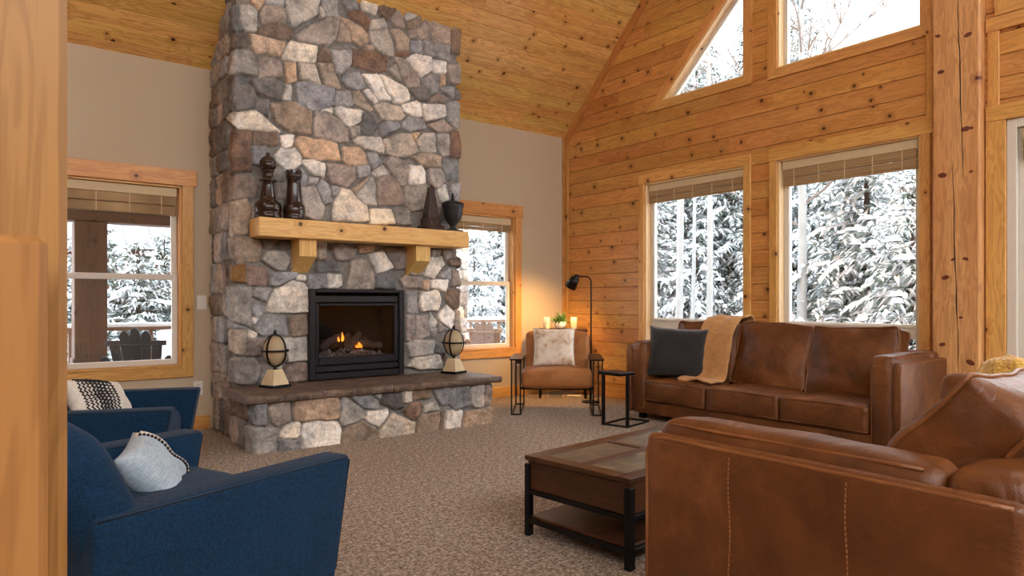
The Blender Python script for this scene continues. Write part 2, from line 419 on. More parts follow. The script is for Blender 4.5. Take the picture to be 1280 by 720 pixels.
def rbox(size, r=.04, puff=(0, 0, 0), n=10, taper=None, wrinkle=0, seed=0, fn=None):
    """rounded, puffed box centred on the origin -> (verts, faces) welded"""
    h = [x / 2 for x in size]; r = min(r, *(x * .98 for x in h))
    def params(hh):
        k = 4; edge = [hh - r + r * math.sin(PI / 2 * i / k) for i in range(1, k + 1)]
        m = max(2, n); core = [-(hh - r) + 2 * (hh - r) * i / m for i in range(m + 1)]
        return [-e for e in edge[::-1]] + core + edge
    P = [params(x) for x in h]
    bm = bmesh.new(); vm = {}
    def vert(p):
        key = (round(p[0], 5), round(p[1], 5), round(p[2], 5))
        if key in vm: return vm[key]
        q = Vector([max(-(h[i] - r), min(h[i] - r, p[i])) for i in range(3)])
        d = Vector(p) - q
        w = q + d.normalized() * r if d.length > 1e-9 else Vector(p)
        u = [max(-1, min(1, w[i] / h[i])) for i in range(3)]
        o = w.copy()
        for k in range(3):
            a, b = (k + 1) % 3, (k + 2) % 3
            o[k] += puff[k] * u[k] * (1 - u[a] ** 2) ** .8 * (1 - u[b] ** 2) ** .8
        if taper: o = Vector(taper(o))
        if wrinkle:
            o += Vector(mnoise.noise_vector(o * 5 + Vector((seed, 0, seed)))) * wrinkle
            o += Vector(mnoise.noise_vector(Vector((o.x * 9, o.y * 9, o.z * 18)) + Vector((0, seed, 3)))) * wrinkle * .45
        if fn: o = Vector(fn(o))
        v = bm.verts.new(o); vm[key] = v; return v
    for k in range(3):
        a, b = (k + 1) % 3, (k + 2) % 3
        for sg in (-1, 1):
            for i in range(len(P[a]) - 1):
                for j in range(len(P[b]) - 1):
                    q = []
                    for (ii, jj) in ((i, j), (i + 1, j), (i + 1, j + 1), (i, j + 1)):
                        p = [0, 0, 0]; p[k] = sg * h[k]; p[a] = P[a][ii]; p[b] = P[b][jj]; q.append(vert(p))
                    if sg < 0: q = q[::-1]
                    if len(set(q)) == 4:
                        try: bm.faces.new(q)
                        except ValueError: pass
    bm.verts.index_update()
    vs = [v.co.copy() for v in bm.verts]; fs = [tuple(v.index for v in f.verts) for f in bm.faces]
    bm.free(); return vs, fs
def soft(name, mat, parent, c, size, rot=None, **kw):
    vs, fs = rbox(size, **kw)
    R = rot if rot is not None else Matrix.Identity(3)
    m = MB(); m.add([R @ v for v in vs], fs, smooth=True)
    o = m.build(name, mat, parent); o.location = c; return o
def rr_loop(w, h, r, n=5):
    """rounded rectangle points in 2-D"""
    pts = []
    for (cx, cy, a0) in ((w / 2 - r, h / 2 - r, 0), (-w / 2 + r, h / 2 - r, 90), (-w / 2 + r, -h / 2 + r, 180), (w / 2 - r, -h / 2 + r, 270)):
        for i in range(n + 1):
            a = math.radians(a0 + 90 * i / n); pts.append((cx + r * math.cos(a), cy + r * math.sin(a)))
    out = []
    for i in range(len(pts)):
        p, q = Vector(pts[i]), Vector(pts[(i + 1) % len(pts)]); k = max(1, int((q - p).length / .06))
        for j in range(k): out.append(p.lerp(q, j / k))
    return out
def pillow(w, h, t, n=22, seed=0, crease=.012):
    """throw pillow standing in the XZ plane, thickness along Y, bottom edge at z=0"""
    vs = []; fs = []
    for side in (-1, 1):
        o = len(vs)
        for i in range(n + 1):
            for j in range(n + 1):
                u, v = -1 + 2 * i / n, -1 + 2 * j / n
                pin = 1 - .07 * (1 - abs(u) ** 2) * abs(v) ** 3; pin2 = 1 - .07 * (1 - abs(v) ** 2) * abs(u) ** 3
                th = t / 2 * ((1 - u ** 4) * (1 - v ** 4)) ** .55
                p = Vector((u * w / 2 * pin2, side * th, h / 2 + v * h / 2 * pin))
                edge = min(1, (1 - max(abs(u), abs(v))) * 4)
                p += Vector(mnoise.noise_vector(Vector((u * 2.2 + seed, v * 2.2, side * 2)))) * crease * edge
                vs.append(p)
        for i in range(n):
            for j in range(n):
                q = (o + i * (n + 1) + j, o + (i + 1) * (n + 1) + j, o + (i + 1) * (n + 1) + j + 1, o + i * (n + 1) + j + 1)
                fs.append(q if side < 0 else q[::-1])
    return vs, fs
# ------------------------------------------------------------------ room shell
XW, YW = 5.643, 6.28
Z0 = 3.10                                     # eaves height on the fireplace wall
def ceil_z(y): return Z0 + (YW - y)
def S(o): o['kind'] = 'structure'; return o

f = MB(); f.add([(-3.2, -4.2, 0), (XW + .15, -4.2, 0), (XW + .15, YW + .15, 0), (-3.2, YW + .15, 0), (-3.2, -4.2, -.2), (XW + .15, -4.2, -.2), (XW + .15, YW + .15, -.2), (-3.2, YW + .15, -.2)],
      [(0, 1, 2, 3), (7, 6, 5, 4), (0, 4, 5, 1), (1, 5, 6, 2), (2, 6, 7, 3), (3, 7, 4, 0)])
S(f.build('floor', M['carpet']))

# painted fireplace wall with two window openings (tessellated with holes, then thickened)
from mathutils.geometry import tessellate_polygon
def holed_wall(name, outer, holes, y0, y1, mat):
    loops = [[Vector((x, z, 0)) for x, z in outer]] + [[Vector((x, z, 0)) for x, z in hl] for hl in holes]
    tris = tessellate_polygon(loops); flat = [p for l in loops for p in l]
    m = MB(); n = len(flat)
    vs = [(p.x, y0, p.y) for p in flat] + [(p.x, y1, p.y) for p in flat]; fs = []
    for t in tris:
        a, b, c = t
        nz = (flat[b] - flat[a]).cross(flat[c] - flat[a]).z
        fs.append((a, b, c) if nz > 0 else (c, b, a)); fs.append((n + c, n + b, n + a) if nz > 0 else (n + a, n + b, n + c))
    k = 0
    for l in loops:
        for i in range(len(l)):
            a, b = k + i, k + (i + 1) % len(l); fs.append((a, b, n + b, n + a))
        k += len(l)
    m.add(vs, fs); return m.build(name, mat, weld=True)
W1 = (0.06, 1.2975, .545, 2.07)               # x0, x1, z0, z1 of the openings in the fireplace wall
W2 = (3.74, 4.854, .545, 2.07)
rect = lambda w: [(w[0], w[2]), (w[1], w[2]), (w[1], w[3]), (w[0], w[3])]
S(holed_wall('wall_back', [(-3.2, 0), (XW + .15, 0), (XW + .15, Z0 + .1), (-3.2, Z0 + .1)], [rect(W1), rect(W2)], YW, YW + .14, M['paint']))

# sloped plank ceilings
def planks(nrow, width, x0, x1, thick=.02, gap=.0010, seg=(1.8, 3.9), bev=.003):
    m = MB()
    for i in range(nrow):
        x = x0 - random.random() * 2
        while x < x1:
            L = random.uniform(*seg); a, b = max(x, x0), min(x + L, x1)
            if b - a > .05:
                m.b2((a, i * width + gap, -thick), (b - .0008, (i + 1) * width - gap, 0), bev, 0)
            x += L
    return m
RIDGE_Y = 1.0; LEN = (YW + .14 - RIDGE_Y) * math.sqrt(2)
m = planks(int(LEN / .138) + 1, .138, -3.2, XW + .1); m.b2((-3.2, 0, -.05), (XW + .1, LEN, -.0195), .001, 0)
for i, v in enumerate(m.v):                    # lay the rows up the 45 degree slope, boards facing down
    q = v[1] / math.sqrt(2); m.v[i] = (v[0], YW + .14 - q - v[2] * -.7071 * -1, Z0 - .14 + q - v[2] * .7071)
S(m.build('ceiling', M['ceil_wood'], shade=False))
REAR_Y = -2.7  # rear slope cut short here, an added opening for sky light
m = planks(int((RIDGE_Y - REAR_Y) * math.sqrt(2) / .138), .138, -3.2, XW + .1)
top = Z0 + (YW - RIDGE_Y)
for i, v in enumerate(m.v):
    q = v[1] / math.sqrt(2); m.v[i] = (v[0], RIDGE_Y - q, top - q - v[2])
S(m.build('ceiling', M['ceil_wood'], shade=False))

# the side of the great room behind the photographer: log walls, with an invented roof gap left above to let sky light in
m = MB()
for i in range(22): m.b2((-3.2, -4.34, i * .157), (XW + .14, -4.2, (i + 1) * .157), .0035, 0)
S(m.build('wall_rear', M['wall_wood'], shade=False))
m = MB()
for i in range(20): m.b2((-3.34, -4.2, i * .157), (-3.2, YW + .14, (i + 1) * .157), .0035, 1)
for i in range(20, 42): z = i * .157; m.b2((-3.34, max(-1.5, -8), z), (-3.2, min(YW, YW - (z - Z0)), z + .157), .0035, 1)
S(m.build('wall_left', M['wall_wood'], shade=False))

# log-plank window wall, boards cut around the openings
O3 = (3.764, 4.99, .34, 2.365)                 # y0, y1, z0, z1
O4 = (2.235, 3.422, .34, 2.365)
O8 = (.55, 1.68, 0.0, 2.365)                   # patio door beyond the post
O5z, O6 = 3.205, (2.225, 3.425, 3.19)
O5 = (3.764, 4.765)                            # triangle: sloped head rising towards the ridge
O6top = lambda y: 5.62 - (y - 2.225) * .95
O7 = (.55, 1.66, 3.19)
def o5top(y): return O5z + (4.765 - y) * .97 + .005
BW = .157
def free_intervals(z):
    """free y intervals of the wall at height z, sorted"""
    ymax = YW + .05
    cuts = []
    for o in (O3, O4, O8):
        if o[2] <= z < o[3]: cuts.append((o[0], o[1]))
    if z >= O5z:
        yl = 4.765 - (z - O5z - .005) / .97
        if yl > O5[0]: cuts.append((O5[0], min(yl, 4.765)))
    if z >= O6[2]:
        yl = 2.225 + (5.62 - z) / .95
        if yl > O6[0]: cuts.append((O6[0], min(O6[1], yl)))
    if O7[2] <= z < 5.4: cuts.append((O7[0], O7[1]))
    cuts.sort(); res = []; a = -4.2
    for c in cuts: res.append((a, c[0])); a = c[1]
    res.append((a, ymax)); return res
m = MB()
zb = sorted({0.0} | {round(i * BW, 4) for i in range(1, 54)} | {O3[2], O3[3], O5z, O6[2], O7[2]})
joints = {i: sorted(random.uniform(-4, 6.2) for _ in range(5)) for i in range(60)}
for i in range(len(zb) - 1):
    za, zc = zb[i], zb[i + 1]
    if zc - za < 1e-4: continue
    row = int((za + 1e-4) / BW); ga = .0015 if abs(za - row * BW) < 1e-3 else 0; gb = .0015 if abs(zc - (row + 1) * BW) < 1e-3 else 0
    lo, hi = free_intervals(za + 1e-4), free_intervals(zc - 1e-4)
    if len(lo) != len(hi): lo = hi
    for (a0, a1), (b0, b1) in zip(lo, hi):
        js = [j for j in joints[row] if max(a0, b0) + .15 < j < min(a1, b1) - .15]
        eds = [(a0, b0)] + [(j, j) for j in js] + [(a1, b1)]
        for k in range(len(eds) - 1):
            (pa, pb), (qa, qb) = eds[k], eds[k + 1]
            if qa - pa < .01 and qb - pb < .01: continue
            r = (math.sin(row * 12.9898 + k * 78.233 + len(js) * 3.1) * 43758.5453) % 1
            vs = []; B = .0045
            for (X, ins) in ((XW + B, 0), (XW, B), (XW + .14, 0)):
                za_, zc_ = za + ga + (ins if ga else 0), zc - gb - (ins if gb else 0)
                if X > XW + .1: za_, zc_ = za, zc
                vs += [(X, pa, za_), (X, qa, za_), (X, qb, zc_), (X, pb, zc_)]
            fs = [(4, 5, 6, 7)[::-1]] + [(0 + i2, 4 + i2, 4 + (i2 + 1) % 4, (i2 + 1) % 4) for i2 in range(4)] + [(0 + i2, (i2 + 1) % 4, 8 + (i2 + 1) % 4, 8 + i2) for i2 in range(4)] + [(8, 9, 10, 11)]
            m.add(vs, fs, axis=1, rnd=r)
S(m.build('wall_right', M['wall_wood'], shade=False))

# baseboards and corner trims
m = MB(); m.b2((-3.2, YW - .018, 0), (1.52, YW + .0, .115), .004, 0); m.b2((3.70, YW - .018, 0), (XW - .02, YW, .115), .004, 0)
S(m.build('baseboard_back', M['trim_wood']))
m = MB(); m.b2((XW - .018, 2.13, 0), (XW, YW - .02, .115), .004, 1)
S(m.build('baseboard_right', M['trim_wood']))
m = MB(); m.b2((XW - .022, YW - .075, .115), (XW, YW - .0, Z0 + .02), .003, 2); m.b2((XW - .05, YW - .022, .0), (XW - .022, YW, Z0), .003, 2)
S(m.build('trim_1', M['wall_wood']))
m = MB(); d = Vector((0, -1, 1)).normalized()
m.bar((XW - .014, YW + .05, Z0 - .10), (XW - .014, RIDGE_Y, top - .05), .10, .03, rnd=.3, up=(1, 0, 0))
m.v = [(v[0], v[1], v[2]) for v in m.v]
S(m.build('trim_2', M['wall_wood']))

def casing_frame(m, axis, at, a0, a1, z0, z1, w=.095, t=.022, sign=-1, bottom=True, head=.11, over=.02):
    """flat casing boards around an opening lying in the plane axis=at"""
    def bb(lo, hi, ax):
        l, h = [0, 0, 0], [0, 0, 0]; o = 1 - axis
        l[axis], h[axis] = (at + sign * t, at); l[o], h[o] = lo[0], hi[0]; l[2], h[2] = lo[1], hi[1]
        m.b2(l, h, .003, ax)
    o = 1 - axis
    bb((a0 - w, z0 - (w if bottom else 0)), (a0, z1), 2); bb((a1, z0 - (w if bottom else 0)), (a1 + w, z1), 2)
    if bottom: bb((a0, z0 - w), (a1, z0), o)
    bb((a0 - w - over, z1), (a1 + w + over, z1 + head), o)

# ---- windows in the fireplace wall (single hung, white sash, pine jambs)
def hung_window(name, w):
    x0, x1, z0, z1 = w
    root = S(thing(name, None, None, ((x0 + x1) / 2, YW, z0)))
    def P(mb, nm, mat): o = mb.build(nm, mat, root); o.matrix_parent_inverse = Matrix.Translation(-root.location); return o
    m = MB(); casing_frame(m, 1, YW, x0, x1, z0, z1, .09, .024, -1, True, .135, .025); P(m, 'casing', M['trim_wood'])
    m = MB()
    for (lo, hi, ax) in (((x0, YW - .001, z0), (x0 + .018, YW + .14, z1), 2), ((x1 - .018, YW - .001, z0), (x1, YW + .14, z1), 2), ((x0, YW - .001, z1 - .018), (x1, YW + .14, z1), 0), ((x0, YW - .03, z0), (x1, YW + .14, z0 + .018), 0)): m.b2(lo, hi, .002, ax)
    P(m, 'jamb', M['trim_wood'])
    zm = 1.30; ya, yb = YW + .075, YW + .125
    for (za, zc, y0, y1) in ((z0 + .018, zm + .02, ya - .02, yb - .03), (zm - .02, z1 - .018, ya + .012, yb)):
        m = MB(); e = .045; xa, xb = x0 + .018, x1 - .018
        m.b2((xa, y0, za), (xa + e, y1, zc), .004); m.b2((xb - e, y0, za), (xb, y1, zc), .004); m.b2((xa + e, y0, za), (xb - e, y1, za + e), .004); m.b2((xa + e, y0, zc - e), (xb - e, y1, zc), .004)
        P(m, 'sash', M['white_vinyl'])
        g = MB(); g.b2((xa + e - .005, (y0 + y1) / 2 - .002, za + e - .005), (xb - e + .005, (y0 + y1) / 2 + .002, zc - e + .005), .0005); P(g, 'pane', M['glass'])
    return root
hung_window('window_1', W1); hung_window('window_2', W2)

# ---- tall windows in the log wall
def tall_window(name, o):
    y0, y1, z0, z1 = o
    root = S(thing(name, None, None, (XW, (y0 + y1) / 2, z0)))
    def P(mb, nm, mat): ob = mb.build(nm, mat, root); ob.matrix_parent_inverse = Matrix.Translation(-root.location); return ob
    m = MB(); casing_frame(m, 0, XW, y0, y1, z0, z1, .075, .022, -1, True, .105, .0); P(m, 'casing', M['trim_wood'])
    m = MB()
    for (lo, hi, ax) in (((XW - .001, y0, z0), (XW + .14, y0 + .016, z1), 2), ((XW - .001, y1 - .016, z0), (XW + .14, y1, z1), 2), ((XW - .001, y0, z1 - .016), (XW + .14, y1, z1), 1), ((XW - .02, y0, z0), (XW + .14, y1, z0 + .016), 1)): m.b2(lo, hi, .002, ax)
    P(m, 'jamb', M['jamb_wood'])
    m = MB(); e = .05; ya, yb = y0 + .016, y1 - .016; xa, xb = XW + .075, XW + .125; zr0, zr1 = .80, .915
    m.b2((xa, ya, z0 + .016), (xb, ya + e, z1 - .016), .005); m.b2((xa, yb - e, z0 + .016), (xb, yb, z1 - .016), .005)
    for (a, b) in ((z0 + .016, z0 + .07), (zr0, zr1), (z1 - .07, z1 - .016)): m.b2((xa, ya + e, a), (xb, yb - e, b), .005)
    m.b2((xa - .015, ya + e, zr1 - .03), (xa, yb - e, zr1 - .01), .003)
    P(m, 'frame', M['white_vinyl'])
    for (a, b) in ((z0 + .07, zr0), (zr1, z1 - .07)):
        g = MB(); g.b2((XW + .098, ya + e - .004, a - .004), (XW + .102, yb - e + .004, b + .004), .0005); P(g, 'pane', M['glass'])
    return root
tall_window('window_3', O3); tall_window('window_4', O4)

# ---- fixed gable windows above
def gable_window(name, poly, cw=.085):
    """poly: (y, z) counter-clockwise"""
    n = len(poly); cy = sum(p[0] for p in poly) / n; cz = sum(p[1] for p in poly) / n
    root = S(thing(name, None, None, (XW, cy, poly[0][1])))
    def P(mb, nm, mat): ob = mb.build(nm, mat, root); ob.matrix_parent_inverse = Matrix.Translation(-root.location); return ob
    pts = [Vector((p[0], p[1])) for p in poly]
    def off(d):
        res = []
        for i in range(n):
            a, b, c = pts[i - 1], pts[i], pts[(i + 1) % n]
            e1, e2 = (b - a).normalized(), (c - b).normalized(); n1, n2 = Vector((e1.y, -e1.x)), Vector((e2.y, -e2.x))
            k = (n1 + n2); k = k / max(.2, k.dot(n1)) ; res.append(b + k * d)
        return res
    def ring(nm, d0, d1, xa, xb, mat):
        A, B = off(d0), off(d1); m = MB()
        for i in range(n):
            j = (i + 1) % n; L = (B[j] - B[i]).normalized(); vs = []
            for X in (xa, xb):
                for q in (A[i], A[j], B[j], B[i]): vs.append((X, q.x, q.y))
            gc = [((v[1] * L.x + v[2] * L.y), (-v[1] * L.y + v[2] * L.x), v[0]) for v in vs]
            m.add(vs, [(0, 1, 2, 3), (7, 6, 5, 4), (0, 4, 5, 1), (1, 5, 6, 2), (2, 6, 7, 3), (3, 7, 4, 0)], gc=gc, rnd=random.random())
        o = P(m, nm, mat); bm = bmesh.new(); bm.from_mesh(o.data); bmesh.ops.recalc_face_normals(bm, faces=bm.faces); bm.to_mesh(o.data); bm.free()
    ring('casing', 0, cw, XW - .022, XW, M['trim_wood'])
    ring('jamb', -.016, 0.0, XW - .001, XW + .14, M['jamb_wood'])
    ring('frame', -.05, -.016, XW + .08, XW + .125, M['white_vinyl'])
    q = off(-.046); g = MB(); vs = [(XW + .10, p.x, p.y) for p in q] + [(XW + .104, p.x, p.y) for p in q]
    g.add(vs, [tuple(range(n)), tuple(range(n, 2 * n))[::-1]] + [(i, n + i, n + (i + 1) % n, (i + 1) % n) for i in range(n)]); P(g, 'pane', M['glass'])
    return root
gable_window('window_5', [(3.764, O5z), (4.765, O5z), (3.764, o5top(3.764))])
gable_window('window_6', [(2.225, 3.19), (3.425, 3.19), (3.425, O6top(3.425)), (2.225, O6top(2.225))])
gable_window('window_7', [(.55, 3.19), (1.66, 3.19), (1.66, 5.4), (.55, 5.4)])
# panel trims of the log wall beside the post and over the lower windows
m = MB(); m.b2((XW - .02, 2.135, 2.47), (XW, 2.19, 6.2), .003, 2); m.b2((XW - .024, 2.12, 2.36), (XW, 3.50, 2.475), .003, 1)
m.b2((XW - .018, 1.72, 2.47), (XW, 1.79, 3.1), .003, 2); m.b2((XW - .024, .4, 2.365), (XW, 1.80, 2.475), .003, 1); m.b2((XW - .024, .4, 3.0), (XW, 1.80, 3.10), .003, 1)
S(m.build('trim_3', M['trim_wood']))

# ---- patio door at the right edge
root = S(thing('door_1', None, None, (XW, 1.1, 0)))
def P(mb, nm, mat): ob = mb.build(nm, mat, root); ob.matrix_parent_inverse = Matrix.Translation(-root.location); return ob
m = MB(); m.b2((XW - .022, 1.68, 0), (XW, 1.80, 2.365), .003, 2, .2); m.b2((XW - .022, .45, 0), (XW, .55, 2.365), .003, 2); P(m, 'casing', M['trim_wood'])
m = MB(); m.b2((XW + .0, 1.62, 0), (XW + .12, 1.68, 2.365), .004, 2); m.b2((XW + .0, .55, 0), (XW + .12, .61, 2.365), .004, 2); m.b2((XW, .61, 2.30), (XW + .12, 1.62, 2.365), .004, 1); m.b2((XW, .61, 0), (XW + .12, 1.62, .05), .004, 1)
m.b2((XW + .04, 1.52, .05), (XW + .09, 1.62, 2.30), .004); m.b2((XW + .04, .61, .05), (XW + .09, .71, 2.30), .004); m.b2((XW + .04, .71, .05), (XW + .09, 1.52, .25), .004); m.b2((XW + .04, .71, 2.16), (XW + .09, 1.52, 2.30), .004)
P(m, 'door_frame', M['white_vinyl'])
g = MB(); g.b2((XW + .063, .70, .24), (XW + .067, 1.53, 2.17), .0005); P(g, 'pane', M['glass'])

# ---- big timber post against the log wall, and the two timbers at the left edge
def checked_post(name, lo, hi, mat, rnd, knots=(), crack=None):
    m = MB(); m.b2(lo, hi, .012, 2, rnd)
    return m
m = checked_post('', (5.55, 1.81, 0), (XW + .02, 2.12, 7.4), None, .37)
post = S(m.build('timber_post', M['post_wood']))
tag(post, 'thick square knotty pine post with a long drying crack, between the right big window and the patio door', 'post')
m = MB()                                       # the drying crack: a thin dark split set into the post's face
for (za, zc, y0, y1) in ((.55, 2.12, 1.945, 1.985), (1.98, 3.45, 1.915, 1.955)):
    nn = int((zc - za) / .06); vs = []; fs = []; m = MB()
    for i in range(nn + 1):
        f_ = i / nn; z = za + (zc - za) * f_; y = y0 + (y1 - y0) * f_ + .010 * mnoise.noise(Vector((z * 3, y0, 0))) + .004 * mnoise.noise(Vector((z * 14, y0, 5)))
        w = .0042 * math.sin(PI * f_) ** .6 * (.7 + .6 * mnoise.noise(Vector((z * 6, 1, y0)))) + .0006
        vs += [(5.5495, y - w, z), (5.5495, y + w, z), (5.5525, y + w, z), (5.5525, y - w, z)]
    for i in range(nn):
        for k in range(4): fs.append((4 * i + k, 4 * i + (k + 1) % 4, 4 * i + 4 + (k + 1) % 4, 4 * i + 4 + k))
    fs += [(0, 1, 2, 3), tuple(len(vs) - 4 + k for k in range(4))[::-1]]
    m.add(vs, fs, rnd=.4); m.build('drying_crack', M['soot'], post)
m = MB(); random.seed(3)
for (y, z, r) in ((1.885, 3.0, .026), (2.06, 2.78, .024), (1.90, 2.33, .030), (1.865, 2.33, .016), (2.05, 2.02, .030), (1.865, 2.02, .014), (1.98, 1.40, .016), (1.90, 1.40, .020), (2.03, 1.27, .026), (2.05, .78, .022), (1.87, .66, .03), (1.93, .98, .014), (2.08, 3.05, .02)):
    vs = [(5.5494, y, z)]; n = 14; an = random.uniform(-.5, .5)
    for k in range(n):
        a = 2 * PI * k / n; u, w = r * math.cos(a), r * .62 * math.sin(a); vs.append((5.5496, y + u * math.cos(an) - w * math.sin(an), z + u * math.sin(an) + w * math.cos(an)))
    m.add(vs, [(0, 1 + (k + 1) % n, 1 + k) for k in range(n)])
kt = plain('red_knot', (104, 48, 28), .5, 0, .5, 60)
m.build('knot', kt, post)

m = MB(); m.b2((-.16, .90, 0), (.0702, 1.12, 7.2), .009, 2, .61)
t = S(m.build('timber_post', M['newel_wood'])); tag(t, 'tall sawn pine post running up the left edge of the picture', 'post')
m = MB(); m.b2((-.12, .70, 0), (.0405, .897, 1.155), .007, 2, .22)
t = S(m.build('newel_post', M['newel_wood'])); tag(t, 'short flat-topped pine newel post in front of the tall post at the left edge', 'post')
